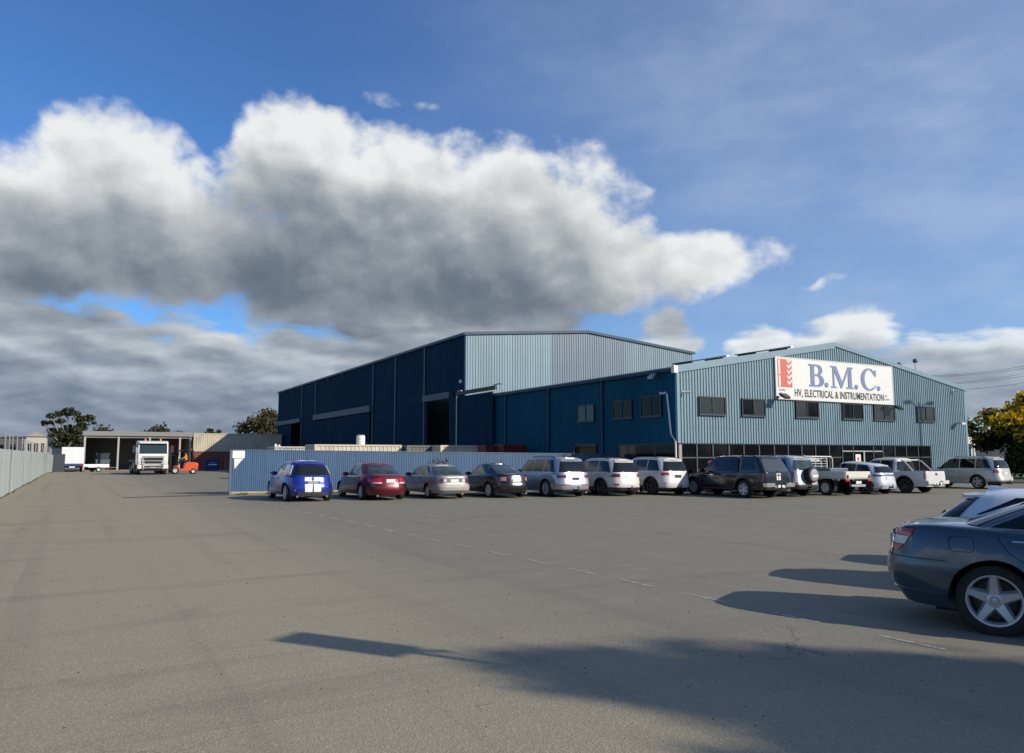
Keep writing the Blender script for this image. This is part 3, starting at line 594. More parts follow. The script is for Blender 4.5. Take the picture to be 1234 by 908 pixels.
# ------------------------------------------------------------------ containers, shed and yard things
def container(label, loc, rz, ln, col, matname, group=None, text=None):
    t = thing('shipping_container', label, 'container', loc, rz, group); w, h = 2.44, 2.59
    m = M(matname, col, .55, var=.10, scale=1.5, stretch=(1, 1, .35), dirt=((.20, .10, .05), .45, 1.1)); mf = M(matname + '_frame', tuple(c * .9 for c in col), .5, var=.1)
    b = MB(); sheet(b, 'y', .03, .16, ln - .16, .15, h - .12, .28, .036, out=1, flat=.42); b.build('side_panel', m, t); b = MB(); sheet(b, 'y', w - .03, .16, ln - .16, .15, h - .12, .28, .036, out=-1, flat=.42); b.build('side_panel', m, t)
    e = MB(); sheet(e, 'x', .05, .16, w - .16, .15, h - .12, .28, .036, out=1, flat=.42); e.build('end_panel', m, t)
    for k in (0, 1):
        d = MB(); d.box(ln - .06, ln - .03, .16 + k * (w / 2 - .155), w / 2 - .005 + k * (w / 2 - .155), .15, h - .12); dd = d.build('door', m, t)
        for q in (.3, .8): r = MB(); r.tube([(ln - .012, .16 + k * (w / 2 - .155) + q * .9, .2), (ln - .012, .16 + k * (w / 2 - .155) + q * .9, h - .2)], .018, 6); r.build('lock_rod', m_galv, dd)
    f = MB()
    for x in (0, ln - .16):
        for y in (0, w - .16): f.box(x, x + .16, y, y + .16, .0, h)
    for z in (0, h - .12):
        for y in (0, w - .12): f.box(.16, ln - .16, y, y + .12, z, z + (.15 if z == 0 else .12))
        for x in (0, ln - .12): f.box(x, x + .12, .16, w - .16, z, z + (.15 if z == 0 else .12))
    f.build('frame', mf, t)
    r = MB(); r.box(.12, ln - .12, .12, w - .12, h - .08, h - .03); r.build('roof', m, t)
    if text:
        text_obj('stencil_lettering', text, 1.15, M('faded_white', (.55, .55, .52), .7), t, (3.0, -.012, .95), sx=1.3, bold=.02)
    return t
CZ = -.35
container('red shipping container carrying a cream one beside the far shed', (13.9, 116.3, CZ), 0, 12.19, (.20, .045, .035), 'red_container', 'containers at the back of the yard')
container('cream shipping container stacked on a red one, half in shadow', (13.9, 116.3, CZ + 2.60), 0, 12.19, (.48, .44, .33), 'cream_container', 'containers at the back of the yard', 'OSI')
container('rust red shipping container standing end on behind the far shed', (10.9, 119.2, CZ + 2.4), R_(0), 2.8, (.24, .06, .04), 'rust_container', 'containers at the back of the yard')
container('low cream container showing above the blue fence, left of the two lit ones', (13.35, 50.0, -.17), R_(0), 6.06, (.55, .50, .40), 'cream_container2', 'containers behind the blue fence')
container('grey green container in shade between the two lit cream ones behind the fence', (19.55, 49.4, -.20), R_(0), 2.2, (.12, .13, .115), 'grey_container', 'containers behind the blue fence')
container('cream ribbed container above the fence beside the red bin', (21.35, 47.8, -.2), 0, 2.99, (.62, .55, .40), 'cream_container3', 'containers behind the blue fence')
container('white weathered container end at the far left above the blue fence', (12.1, 56.0, -.25), 0, 3.0, (.40, .41, .40), 'white_container', 'containers behind the blue fence')

def bin_(name, label, cat, loc, w, d, h, col, mn, rz=0, lip=True, taper=.12, group=None):
    t = thing(name, label, cat, loc, rz, group); m = M(mn, col, .5, var=.12, scale=2, dirt=((.12, .07, .04), .4, 1.5)); b = MB(); a = taper
    v = [(a, a * .5, 0), (w - a, a * .5, 0), (w - a, d - a * .5, 0), (a, d - a * .5, 0), (0, 0, h), (w, 0, h), (w, d, h), (0, d, h)]
    b.add(v, [(0, 1, 5, 4), (1, 2, 6, 5), (2, 3, 7, 6), (3, 0, 4, 7), (3, 2, 1, 0)])
    v = [(.06, .06, h), (w - .06, .06, h), (w - .06, d - .06, h), (.06, d - .06, h), (.15, .1, .1), (w - .15, .1, .1), (w - .15, d - .1, .1), (.15, d - .1, .1)]
    b.add(v, [(0, 1, 5, 4), (1, 2, 6, 5), (2, 3, 7, 6), (3, 0, 4, 7), (4, 5, 6, 7)])
    b.build('shell', m, t)
    r = MB(); r.box(-.05, w + .05, -.05, .055, h - .03, h + .06); r.box(-.05, w + .05, d - .055, d + .05, h - .03, h + .06); r.box(-.05, .055, .056, d - .056, h - .03, h + .06); r.box(w - .055, w + .05, .056, d - .056, h - .03, h + .06); r.build('rim', m, t)
    for i in range(1, 4): q = MB(); x = w * i / 4; q.box(x - .05, x + .05, -.03, .12, .1, h - .04); q.build('rib', m, t)
    return t
bn = bin_('skip_bin', 'dark blue skip bin with white lettering in front of the red container', 'bin', (14.35, 107.6, CZ), 1.95, 1.5, 1.45, (.012, .025, .13), 'bin_blue')
q = MB(); q.box(.45, 1.5, -.05, -.032, .78, .90); q.build('lettering_bar', m_white, bn); q = MB(); q.box(.6, 1.4, -.05, -.032, 1.06, 1.12); q.build('lettering_bar', M('pale_blue_print', (.25, .3, .5), .6), bn)
bin_('skip_bin', 'low red skip bin behind the fence, left one', 'bin', (23.6, 45.5, -.2), 1.1, 1.2, 2.5, (.13, .018, .014), 'bin_red', group='red bins behind the fence', taper=.06)
bin_('skip_bin', 'low red skip bin behind the fence, right one below the sliding door', 'bin', (24.35, 44.4, -.2), 1.75, 1.2, 2.55, (.14, .02, .015), 'bin_red', group='red bins behind the fence', taper=.06)
bin_('skip_bin', 'grey blue skip bin standing inside the far shed', 'bin', (1.9, 117.0, CZ), 1.7, 1.4, 1.45, (.09, .13, .17), 'bin_grey')
bin_('steel_crate', 'dark crate stacked on the bin in the far shed', 'crate', (1.95, 117.05, CZ + 1.52), 1.6, 1.3, .75, (.03, .045, .06), 'crate_dark')
for k, x in enumerate((18.1, 18.55)):
    pl = MB(); pl.box(0, .22, 0, .16, 0, 1.5); tag(pl.build('timber_post', m_wood, loc=(x, 115.7, CZ)), ('left' if k == 0 else 'right') + ' of two upright timber posts leaning by the red container', 'post', 'timber posts')
tk = thing('white_drum', 'white drum standing on the cream container behind the fence', 'drum', (16.75, 50.9, 2.42))
d = MB(); d.lathe([(0, 0), (0, .27), (.02, .29), (.22, .29), (.24, .30), (.26, .29), (.42, .29), (.44, .30), (.46, .29), (.62, .28), (.64, .0)], 18, 'z'); d.build('drum_body', m_white, tk, smooth=True)
d = MB(); d.lathe([(.64, 0), (.64, .24), (.66, .25), (.67, .22), (.67, 0)], 18, 'z'); d.build('lid', m_white, tk, smooth=True)
for i, (x, h) in enumerate(((12.2, .14), (12.45, .08))):
    d = MB(); d.lathe([(0, 0), (0, .11), (h * .6, .11), (h, .05), (h + .05, .05), (h + .05, 0)], 12, 'z'); tag(d.build('gas_bottle', m_white, loc=(x, 56.2, 2.34), smooth=True), ('taller' if i == 0 else 'shorter') + ' white bottle at the left end above the blue fence', 'bottle', 'bottles above the fence')

def build_shed():
    x0, x1, y0, y1, z = .4, 13.2, 114.0, 123.0, CZ
    t = thing('open_shed', 'long grey open-fronted shed at the end of the drive', 'shed', (x0, y0, z)); W, D = x1 - x0, y1 - y0
    ms = M('shed_sheet', (.13, .135, .12), .6, var=.1, scale=1); mfa = M('shed_fascia', (.22, .22, .215), .5, var=.06)
    b = MB(); sheet(b, 'y', D, 0, W, 0, 4.5, .25, .04); b.build('back_wall', ms, t)
    b = MB(); sheet(b, 'x', .06, 0.3, D, 0, 4.6, .25, .04, out=1); b.build('side_wall', ms, t)
    b = MB(); sheet(b, 'x', W - .06, 0.3, D, 0, 4.6, .25, .04, out=-1); b.build('side_wall', ms, t)
    r = MB(); r.prism([(-.3, 5.08), (D + .2, 4.55), (D + .2, 4.63), (-.3, 5.16)], -.2, W + .3, 'x'); r.build('roof', ms, t)
    f = MB(); f.box(-.2, W + .3, -.32, -.22, 4.62, 5.2); f.build('fascia', mfa, t)
    for x in (.1, 4.0, 7.75, 11.5): p = MB(); p.box(x - .11, x + .11, -.1, .12, 0, 4.62); p.build('post', M('shed_post', (.38, .38, .36), .5), t)
    bm_ = MB(); bm_.box(0, W, -.05, .1, 4.35, 4.61); bm_.build('beam', mfa, t)
    s = MB(); s.box(.2, W - .2, .2, D - .2, -.05, .03); s.build('slab', m_conc, t)
    k = MB(); k.box(.15, W - .1, -.35, .15, -.1, .16); k.build('timber_sill', m_wood, t)
    rk = thing('yellow_rack', 'yellow storage rack deep inside the far shed behind the forklift', 'rack', (9.7, 119.5, CZ))
    for x in (0, 2.2): p = MB(); p.box(x, x + .1, 0, .1, 0, 3.6); p.build('upright', M('rack_blue', (.03, .08, .2), .5), rk)
    for zz in (2.0, 3.3): p = MB(); p.box(.1, 2.2, 0, .1, zz, zz + .14); p.build('beam', M('rack_yellow', (.6, .42, .03), .5), rk)
    dr = thing('oil_drum', 'rusty drum against a post of the far shed', 'drum', (3.4, 115.4, CZ)); d = MB(); d.lathe([(0, 0), (0, .29), (.3, .29), (.32, .31), (.34, .29), (.6, .29), (.62, .31), (.64, .29), (.88, .29), (.88, 0)], 16, 'z'); d.build('drum_body', M('rust', (.16, .06, .03), .8, var=.3), dr, smooth=True)
build_shed()

# far things beyond the fences
def far_building(label, loc, w, d, h, col, roofc, mn, ridge=1.2, win=3):
    t = thing('far_building', label, 'building', loc); m = M(mn, col, .8, var=.08); b = MB(); b.box(0, w, 0, d, 0, h); b.build('wall', m, t)
    r = MB(); r.prism([(-.4, h + .02), (w + .4, h + .02), (w / 2, h + ridge)], -.4, d + .4, 'y'); r.build('roof', M(mn + '_roof', roofc, .8, var=.1), t)
    for i in range(win):
        x = w * (i + .5) / win; q = MB(); q.box(x - w * .1, x + w * .1, -.06, .0, h * .35, h * .75); o = q.build('window', m_alu, t); q = MB(); q.box(x - w * .085, x + w * .085, -.075, -.061, h * .40, h * .71); q.build('pane', m_win, o)
far_building('pale distant building above the left fence', (-11.6, 222, -.3), 4.2, 9, 6.6, (.45, .42, .36), (.30, .28, .26), 'pale_far_wall')
far_building('brown distant shed above the left fence', (-19.5, 240, -.3), 8, 10, 6.6, (.09, .08, .08), (.07, .065, .07), 'brown_far_wall', .5)
far_building('brick house beyond the far shed behind the gum tree', (-1.6, 170, -.3), 8, 9, 4.6, (.20, .085, .055), (.16, .07, .05), 'brick_far_wall', 2.2)
far_building('white building beyond the right end of the office', (78, 52, -.2), 14, 10, 4.3, (.62, .60, .55), (.10, .06, .05), 'white_far_wall', .6)

# ------------------------------------------------------------------ vehicles
def paint(name, col, metal=.0, rough=.28, cr=.11): return M('paint_' + name, col, rough, metal, crough=cr, coat=.7, var=.03, scale=2.0, dirt=(tuple(min(1, c * .8 + .03) for c in col), .25, 2.2))
m_tyre = M('tyre_rubber', (.018, .018, .018), .8, var=.2, scale=8)
m_rim = M('alloy', (.52, .53, .54), .32, .45); m_rimd = M('dark_alloy', (.07, .07, .075), .3, .8); m_rimw = M('steel_wheel_white', (.55, .55, .53), .4)
m_brake = M('brake_shadow', (.012, .012, .012), .7); m_chrome = M('chrome', (.70, .70, .70), .12, 1.0)
m_glass = M('tinted_car_glass', (.008, .011, .013), .03, spec=.5)
m_glassl = M('clear_car_glass', (.035, .050, .055), .04, spec=.6, var=.6, scale=2.5)
m_red = M('red_lamp_lens', (.42, .008, .010), .12, coat=1.0, var=.25, scale=14); m_redd = M('dark_red_lens', (.14, .008, .010), .12, coat=1.0)
m_clear = M('clear_lamp_lens', (.62, .62, .60), .12, coat=1.0, var=.2, scale=20); m_amber = M('amber_lens', (.75, .22, .02), .2, coat=1)
m_plate = M('number_plate', (.70, .72, .70), .4, var=.1, scale=30); m_plated = M('dark_number_plate', (.05, .05, .06), .4); m_under = M('underbody', (.010, .010, .010), .9)
m_seam = M('panel_gap', (.006, .006, .007), .8)

def hermite(pts):
    xs = np.array([p[0] for p in pts], float); ys = np.array([p[1] for p in pts], float)
    if len(xs) == 1: return lambda x: float(ys[0])
    d = np.diff(ys) / np.diff(xs); s = np.empty(len(xs)); s[0], s[-1] = d[0], d[-1]
    for i in range(1, len(xs) - 1): s[i] = 0 if d[i - 1] * d[i] <= 0 else 2 * d[i - 1] * d[i] / (d[i - 1] + d[i])
    def f(x):
        if x <= xs[0]: return float(ys[0])
        if x >= xs[-1]: return float(ys[-1])
        i = int(np.searchsorted(xs, x) - 1); h = xs[i + 1] - xs[i]; t = (x - xs[i]) / h
        return float((2 * t**3 - 3 * t * t + 1) * ys[i] + (t**3 - 2 * t * t + t) * h * s[i] + (3 * t * t - 2 * t**3) * ys[i + 1] + (t**3 - t * t) * h * s[i + 1])
    return f
def se(th, nr, nf):
    n = nr if th < math.pi / 2 else nf; c, s = math.cos(th), math.sin(th)
    return (-1 if c > 0 else 1) * abs(c) ** (2 / n), abs(s) ** (2 / n)

class Hull:
    """lower body: rings of a rounded-rectangle plan from sill (with wheel arches) to deck line; local +Y is forward"""
    def __init__(s, L, W, deck, sill=.24, rear=((0, .05), (.45, 0), (.8, .03), (1.2, .1)), front=((0, .1), (.45, 0), (.8, .08), (1.1, .3)),
                 width=((.2, .95), (.45, .99), (.65, 1.0), (.9, .97), (1.2, .93)), nr=6.0, nf=4.5, tr=.05, tf=.10, rr=.06, axles=(), R=.33, ra=.05, off=0.0, crown=.03):
        s.L, s.W, s.sill, s.nr, s.nf, s.tr, s.tf, s.rr, s.axles, s.R, s.Ra, s.off, s.crown = L, W, sill, nr, nf, tr, tf, rr, axles, R, R + ra, off, crown
        s.deck = hermite(deck); s.rear = hermite(rear); s.front = hermite(front); s.wf = hermite(width)
    def zb(s, l, eta):
        z = s.sill
        if eta > .80:
            for a in s.axles:
                d = abs(l - a)
                if d < s.Ra: z = max(z, s.R + math.sqrt(max(0, s.Ra**2 - d * d)))
        return z
    def raw(s, th, z):
        lam, eta = se(th, s.nr, s.nf); hl = s.L / 2 - (s.rear(z) if lam < 0 else s.front(z))
        w = s.W / 2 * s.wf(z) * (1 - (s.tr if lam < 0 else s.tf) * abs(lam)**3)
        return lam, eta, lam * hl + s.off, eta * w, hl, w
    def pt(s, th, z, side=1):
        lam, eta, l, y, hl, w = s.raw(th, z); dz = s.deck(l) - z
        if dz < s.rr:
            q = s.rr - max(dz, 0); ins = s.rr - math.sqrt(max(0, s.rr**2 - q * q)); n = s.nr if lam < 0 else s.nf
            nl = abs(lam)**(n - 1) / hl; ny = eta**(n - 1) / w; k = math.hypot(nl, ny) or 1; l -= (1 if lam > 0 else -1) * ins * nl / k; y -= ins * ny / k
        return Vector((side * y, l, z))
    def th_l(s, l, z):
        l = l - s.off; hl = s.L / 2 - (s.rear(z) if l < 0 else s.front(z)); lam = max(-1, min(1, l / hl)); n = s.nr if l < 0 else s.nf
        q = math.acos(min(1, abs(lam) ** (n / 2))); return q if l < 0 else math.pi - q
    def th_y(s, eta, front=False):
        n = s.nf if front else s.nr; q = math.asin(min(1, eta ** (n / 2))); return math.pi - q if front else q
    def side(s, sg): return lambda l, z: s.pt(s.th_l(l, z), z, sg)
    def back(s): return lambda y, z: s.pt(s.th_y(abs(y)), z, 1 if y >= 0 else -1)
    def face(s): return lambda y, z: s.pt(s.th_y(abs(y), True), z, 1 if y >= 0 else -1)
    def ring(s, sg): return lambda th, z: s.pt(th, z, sg)
    def mesh(s, dl=.06):
        z0 = .6; ths = [s.th_y(e) for e in np.linspace(0, .97, 9)] + [s.th_l(s.off - s.L / 2 + k, z0) for k in (.02, .05, .09, .14, .2)]
        ls = list(np.arange(-s.L / 2 + .26, s.L / 2 - .3, dl) + s.off)
        for a in s.axles: ls += [a - s.Ra - .004, a - s.Ra + .001, a + s.Ra - .001, a + s.Ra + .004] + [a + s.Ra * math.cos(q) for q in np.linspace(.08, math.pi - .08, 15)]
        ths += [s.th_l(l, z0) for l in ls] + [s.th_l(s.off + s.L / 2 - k, z0) for k in (.3, .22, .15, .09, .05)] + [s.th_y(e, True) for e in np.linspace(.97, 0, 9)]
        ths = sorted(set(round(t, 6) for t in ths)); cols = []
        for th in ths:
            lam, eta, l, y, hl, w = s.raw(th, z0); zt = s.deck(l); zb = s.zb(l, eta); zl = max(zt - s.rr, zb)
            zs = [zb + (zl - zb) * t for t in (0, .14, .28, .42, .56, .70, .85)] + [zl + (zt - zl) * t for t in (.0, .35, .65, .88, 1.0)]
            cols.append([s.pt(th, z) for z in zs])
        mb = MB(); nr_ = len(cols[0]); nc = len(cols)
        for sg in (1, -1):
            v = [(p.x * sg, p.y, p.z) for c in cols for p in c]
            f = [(i * nr_ + j, (i + 1) * nr_ + j, (i + 1) * nr_ + j + 1, i * nr_ + j + 1) for i in range(nc - 1) for j in range(nr_ - 1)]
            mb.add(v, [q if sg > 0 else q[::-1] for q in f])
        cap = []; xs = (1, .85, .5, 0, -.5, -.85, -1); ymx = max(c[-1].x for c in cols)
        for c in cols: p = c[-1]; cap += [(p.x * x, p.y, p.z + s.crown * (1 - x * x) * min(1, p.x / ymx)) for x in xs]
        mb.add(cap, [(i * 7 + j, i * 7 + j + 1, (i + 1) * 7 + j + 1, (i + 1) * 7 + j) for i in range(nc - 1) for j in range(6)])
        return weld(mb)

class House(Hull):
    """greenhouse: rings from the deck line to the roof edge; t runs 0..1"""
    def __init__(s, base, top, wb, wt, roof, deck, nr=7.0, nf=5.0, rg=.09, bulge=(0, 0), crown=.035, belt=.02, pw=1.15):
        s.base, s.top, s.wb, s.wt, s.nr, s.nf, s.rg, s.bulge, s.crown, s.belt, s.pw = base, top, wb, wt, nr, nf, rg, bulge, crown, belt, pw
        s.roof = hermite(roof); s.deck = deck if callable(deck) else (lambda l: deck)
    def ends(s, t):
        a = s.base[0] + (s.top[0] - s.base[0]) * t - s.bulge[0] * 4 * t * (1 - t); b = s.base[1] + (s.top[1] - s.base[1]) * t + s.bulge[1] * 4 * t * (1 - t); return a, b
    def raw(s, th, t):
        lam, eta = se(th, s.nr, s.nf); a, b = s.ends(t); m, h = (a + b) / 2, (b - a) / 2; w = (s.wb + (s.wt - s.wb) * t**s.pw) / 2
        return lam, eta, m + lam * h, eta * w, h, w
    def pt(s, th, t, side=1):
        lam, eta, l, y, h, w = s.raw(th, t); z0 = s.deck(l) - s.belt; zt = s.roof(l); z = z0 + (zt - z0) * t; dz = zt - z
        if dz < s.rg:
            q = s.rg - dz; ins = s.rg - math.sqrt(max(0, s.rg**2 - q * q)); n = s.nr if lam < 0 else s.nf
            nl = abs(lam)**(n - 1) / h; ny = eta**(n - 1) / w; k = math.hypot(nl, ny) or 1; l -= (1 if lam > 0 else -1) * ins * nl / k; y -= ins * ny / k
        return Vector((side * y, l, z))
    def th_l(s, l, t):
        a, b = s.ends(t); m, h = (a + b) / 2, (b - a) / 2; lam = max(-1, min(1, (l - m) / h)); n = s.nr if lam < 0 else s.nf; q = math.acos(min(1, abs(lam) ** (n / 2))); return q if lam < 0 else math.pi - q
    def mesh(s, dl=.1):
        ths = sorted(set([round(t, 6) for t in [s.th_y(e) for e in np.linspace(0, .96, 7)] + list(np.linspace(s.th_y(.96), math.pi - s.th_y(.96), 34)) + [s.th_y(e, True) for e in np.linspace(.96, 0, 7)]]))
        ts = [0, .2, .4, .6, .75, .85, .9, .94, .97, .99, 1.0]; cols = [[s.pt(th, t) for t in ts] for th in ths]; mb = MB(); nr_, nc = len(ts), len(ths)
        for sg in (1, -1):
            v = [(p.x * sg, p.y, p.z) for c in cols for p in c]; f = [(i * nr_ + j, (i + 1) * nr_ + j, (i + 1) * nr_ + j + 1, i * nr_ + j + 1) for i in range(nc - 1) for j in range(nr_ - 1)]
            mb.add(v, [q if sg > 0 else q[::-1] for q in f])
        cap = []; xs = (1, .85, .5, 0, -.5, -.85, -1); ymx = max(c[-1].x for c in cols)
        for c in cols: p = c[-1]; cap += [(p.x * x, p.y, p.z + s.crown * (1 - x * x) * min(1, p.x / ymx)) for x in xs]
        mb.add(cap, [(i * 7 + j, i * 7 + j + 1, (i + 1) * 7 + j + 1, (i + 1) * 7 + j) for i in range(nc - 1) for j in range(6)])
        return weld(mb)
def weld(mb, d=.0008):
    me = bpy.data.meshes.new('w'); me.from_pydata(mb.v, [], mb.f); bm = bmesh.new(); bm.from_mesh(me); bmesh.ops.remove_doubles(bm, verts=bm.verts, dist=d)
    bm.normal_update(); o = MB(); bm.verts.index_update(); o.v = [tuple(v.co) for v in bm.verts]; o.f = [tuple(v.index for v in f.verts) for f in bm.faces if f.calc_area() > 1e-8]; o.m = [0] * len(o.f)
    bm.free(); bpy.data.meshes.remove(me); return o

def patch(F, us, rows, off=.004, centre=(0, 0, .7), skirt=True):
    """raised patch on a surface F(u, v): us is a list, or a function of v giving a list; rows a list of v"""
    e = 1e-3; P = []; Q = []; cen = Vector(centre)
    for v in rows:
        ul = us(v) if callable(us) else us; a = []; b = []
        for u in ul:
            p = F(u, v); du = F(u + e, v) - p
            if du.length < 1e-7: du = p - F(u - e, v)
            dv = F(u, v + e) - p
            if dv.length < 1e-7: dv = p - F(u, v - e)
            n = du.cross(dv)
            if n.length < 1e-12: n = (p - cen)
            n.normalize(); c = Vector((cen.x, max(-1.2, min(1.2, p.y)) if abs(p.y) < 1.5 else p.y * .6, cen.z))
            if n.dot(p - c) < 0: n = -n
            a.append(p + n * off); b.append(p - n * .012)
        P.append(a); Q.append(b)
    nu = len(P[0]); nv = len(P); mb = MB(); mb.add([q for r in P for q in r], [(j * nu + i, j * nu + i + 1, (j + 1) * nu + i + 1, (j + 1) * nu + i) for j in range(nv - 1) for i in range(nu - 1)])
    if skirt:
        bd = [(j, 0) for j in range(nv)] + [(nv - 1, i) for i in range(1, nu)] + [(j, nu - 1) for j in range(nv - 2, -1, -1)] + [(0, i) for i in range(nu - 2, 0, -1)]
        v = [P[j][i] for j, i in bd] + [Q[j][i] for j, i in bd]; n = len(bd); mb.add(v, [(k, (k + 1) % n, n + (k + 1) % n, n + k) for k in range(n)])
    return mb
LIN = lambda a, b, n: list(np.linspace(a, b, n))

WHEEL_CACHE = {}
def wheel_meshes(R, w, style, rimr):
    key = (R, w, style, rimr)
    if key in WHEEL_CACHE: return WHEEL_CACHE[key]
    t = MB(); h = w / 2
    t.lathe([(-h * .8, rimr * .98), (-h, rimr * 1.04), (-h * 1.03, (R + rimr) / 2), (-h * .9, R * .975), (-h * .7, R), (h * .7, R), (h * .9, R * .975), (h * 1.03, (R + rimr) / 2), (h, rimr * 1.04), (h * .8, rimr * .98)], 40)
    for g in (-.35, 0, .35): t.lathe([(g * w - .006, R + .001), (g * w + .006, R + .001)], 40)
    r = MB(); r.lathe([(h * .2, rimr * .90), (h * .86, rimr * .93), (h * .96, rimr * .97), (h * .98, rimr * 1.03), (h * .80, rimr * 1.035)], 40)
    ns, sw, dish = {'star': (5, .105, .1), 'five': (5, .10, .05), 'ten': (10, .055, .04), 'six': (6, .11, .02), 'multi': (14, .04, .02), 'steel': (8, .16, -.1), 'seven': (7, .09, .04)}[style]
    for k in range(ns):
        a = 2 * math.pi * k / ns + math.pi / 2
        for rad in ((1,) if style != 'twin' else (1,)):
            w0, w1 = sw * 1.15 * rimr / .25 * .5, sw * rimr / .25 * .5 * (.72 if style == 'star' else .9); r0, r1 = rimr * .20, rimr * .945
            ca, sa = math.cos(a), math.sin(a); v = []
            for rr_, ww, x0, x1 in ((r0, w0 * 1.05, h * .25, h * .72), ((r0 + r1) / 2, (w0 + w1) * .5, h * .35, h * .86), (r1, w1, h * .45, h * .90)):
                for s_ in (-1, 1):
                    for xx, wq in ((x0, 1.25), (x1, .72)): v.append((xx, rr_ * ca - s_ * ww * wq * sa, rr_ * sa + s_ * ww * wq * ca))
            f = []
            for q in (0, 4): f += [(q, q + 1, q + 5, q + 4), (q + 1, q + 3, q + 7, q + 5), (q + 3, q + 2, q + 6, q + 7)]
            r.add(v, f)
    r.lathe([(h * .2, rimr * .30), (h * .74, rimr * .29), (h * .80, rimr * .24), (h * .80, rimr * .17), (h * .70, rimr * .16), (h * .70, rimr * .13), (h * .84, rimr * .12), (h * .86, 0)], 24)
    b = MB(); b.lathe([(-h * .8, rimr * .97), (-h * .2, rimr * .96), (0, rimr * .93), (0, 0)], 28)
    d = MB(); d.lathe([(h * .10, rimr * .25), (h * .10, rimr * .78), (-h * .1, rimr * .78)], 28)
    WHEEL_CACHE[key] = (t.mesh('tyre', m_tyre, True, 50), r.mesh('rim', m_rim, True, 40), b.mesh('wheel', m_brake, True), d.mesh('brake_disc', m_blk2, True)); return WHEEL_CACHE[key]
def wheels(t, H, xw, tw, style, rimr, rim=None, disc=False, count=None):
    me = wheel_meshes(H.R, tw, style, rimr)
    xws = {a: (min(xw, H.pt(H.th_l(a, .45), .45).x - tw * .5 - .012) if abs(a - H.off) < H.L / 2 else xw) for a in H.axles}
    for a in H.axles:
        for sg in (1, -1):
            o = link('wheel', me[2], t, (sg * xws[a], a, H.R), (random.uniform(0, 6) if style != 'star' else 0, 0, 0 if sg > 0 else math.pi)); link('tyre', me[0], o)
            r = link('rim', me[1], o)
            if rim: r.data = r.data.copy(); r.data.materials[0] = rim
            if disc: link('brake_disc', me[3], o)
    for a in H.axles:
        for sg in (1, -1):
            wl = MB()
            pr = [(sg * (xw + tw * .45), H.Ra - .004), (sg * (xw - tw * .9), H.Ra - .004), (sg * (xw - tw * .9), 0)]
            n = 18; v = []
            for x, r in pr: v += [(x, a + r * math.cos(q), H.R + r * math.sin(q)) for q in np.linspace(-.15, math.pi + .15, n)]
            wl.add(v, [(i * n + k, i * n + k + 1, (i + 1) * n + k + 1, (i + 1) * n + k) for i in range(2) for k in range(n - 1)]); wl.build('wheel_well', m_under, t)
    u = MB(); u.box(-H.W * .34, H.W * .34, H.off - H.L / 2 + .50, H.off + H.L / 2 - .6, H.sill - .03, H.sill + .25)
    for k in H.axles: u.tube([(-xw + .1, k, H.R), (xw - .1, k, H.R)], .05, 8)
    u.build('underbody', m_under, t)

def mirrors(t, G, l, col, z=.98, hw=None):
    for sg in (1, -1):
        p = G.pt(G.th_l(l, .12), .12, sg); m = MB(); c = p + Vector((sg * .13, .0, .02)); v = []
        for dx, s1 in ((-.10, .75), (-.03, 1.0), (.06, 1.0), (.12, .6)):
            v += [(c.x + sg * dx, c.y + .09 * s1 * a, c.z + .075 * s1 * b_) for a, b_ in ((-.8, -1), (.5, -.9), (1, 0), (.5, .9), (-.8, 1))]
        m.add(v, [(i * 5 + k, i * 5 + (k + 1) % 5, (i + 1) * 5 + (k + 1) % 5, (i + 1) * 5 + k) for i in range(3) for k in range(5)] + [(0, 1, 2, 3, 4), (19, 18, 17, 16, 15)])
        m.tube([p - Vector((sg * .03, 0, 0)), c], .025, 6); m.build('wing_mirror', col, t, smooth=True, angle=50)

def side_glass(t, G, panes, t0=.10, t1=.86, mat=None, trim=None, name='side_window'):
    """panes: list of ((l0 bottom, l0 top), (l1 bottom, l1 top))"""
    for sg in (1, -1):
        for a, b in panes:
            us = lambda v, a=a, b=b: LIN(a[0] + (a[1] - a[0]) * (v - t0) / (t1 - t0), b[0] + (b[1] - b[0]) * (v - t0) / (t1 - t0), 6)
            if trim:
                d = .022; us2 = lambda v, a=a, b=b: LIN(a[0] + (a[1] - a[0]) * (v - t0) / (t1 - t0) - d, b[0] + (b[1] - b[0]) * (v - t0) / (t1 - t0) + d, 6)
                patch(G.side(sg), us2, LIN(t0 - .03, t1 + .035, 6), .0035).build('window_trim', trim, t, smooth=True)
            patch(G.side(sg), us, LIN(t0, t1, 6), .007).build(name, mat or m_glass, t, smooth=True)
def end_glass(t, G, e=.86, t0=.12, t1=.86, front=False, mat=None, e1=None):
    e1 = e1 or e; F = (G.face() if front else G.back())
    return patch(F, lambda v: LIN(-(e + (e1 - e) * (v - t0) / (t1 - t0)), e + (e1 - e) * (v - t0) / (t1 - t0), 15), LIN(t0, t1, 7), .006).build('windscreen' if front else 'rear_window', mat or m_glass, t, smooth=True)
def wrap(t, H, name, mat, y0, l1, z0, z1, off=.010, sides=(1, -1), n=12, l1b=None):
    """patch that starts at fraction y0 of the rear face and wraps round the corner to l1 metres from the tail"""
    for sg in sides:
        def us(v):
            f = (v - z0) / (z1 - z0); le = l1 if l1b is None else l1 + (l1b - l1) * f
            return LIN(H.th_y(y0), H.th_l(H.off - H.L / 2 + le, v), n)
        patch(H.ring(sg), us, LIN(z0, z1, 5), off).build(name, mat, t, smooth=True)
def rearp(t, H, name, mat, y0, y1, z0, z1, off=.010, n=8): return patch(H.back(), LIN(y0, y1, n), LIN(z0, z1, 4), off).build(name, mat, t, smooth=True)
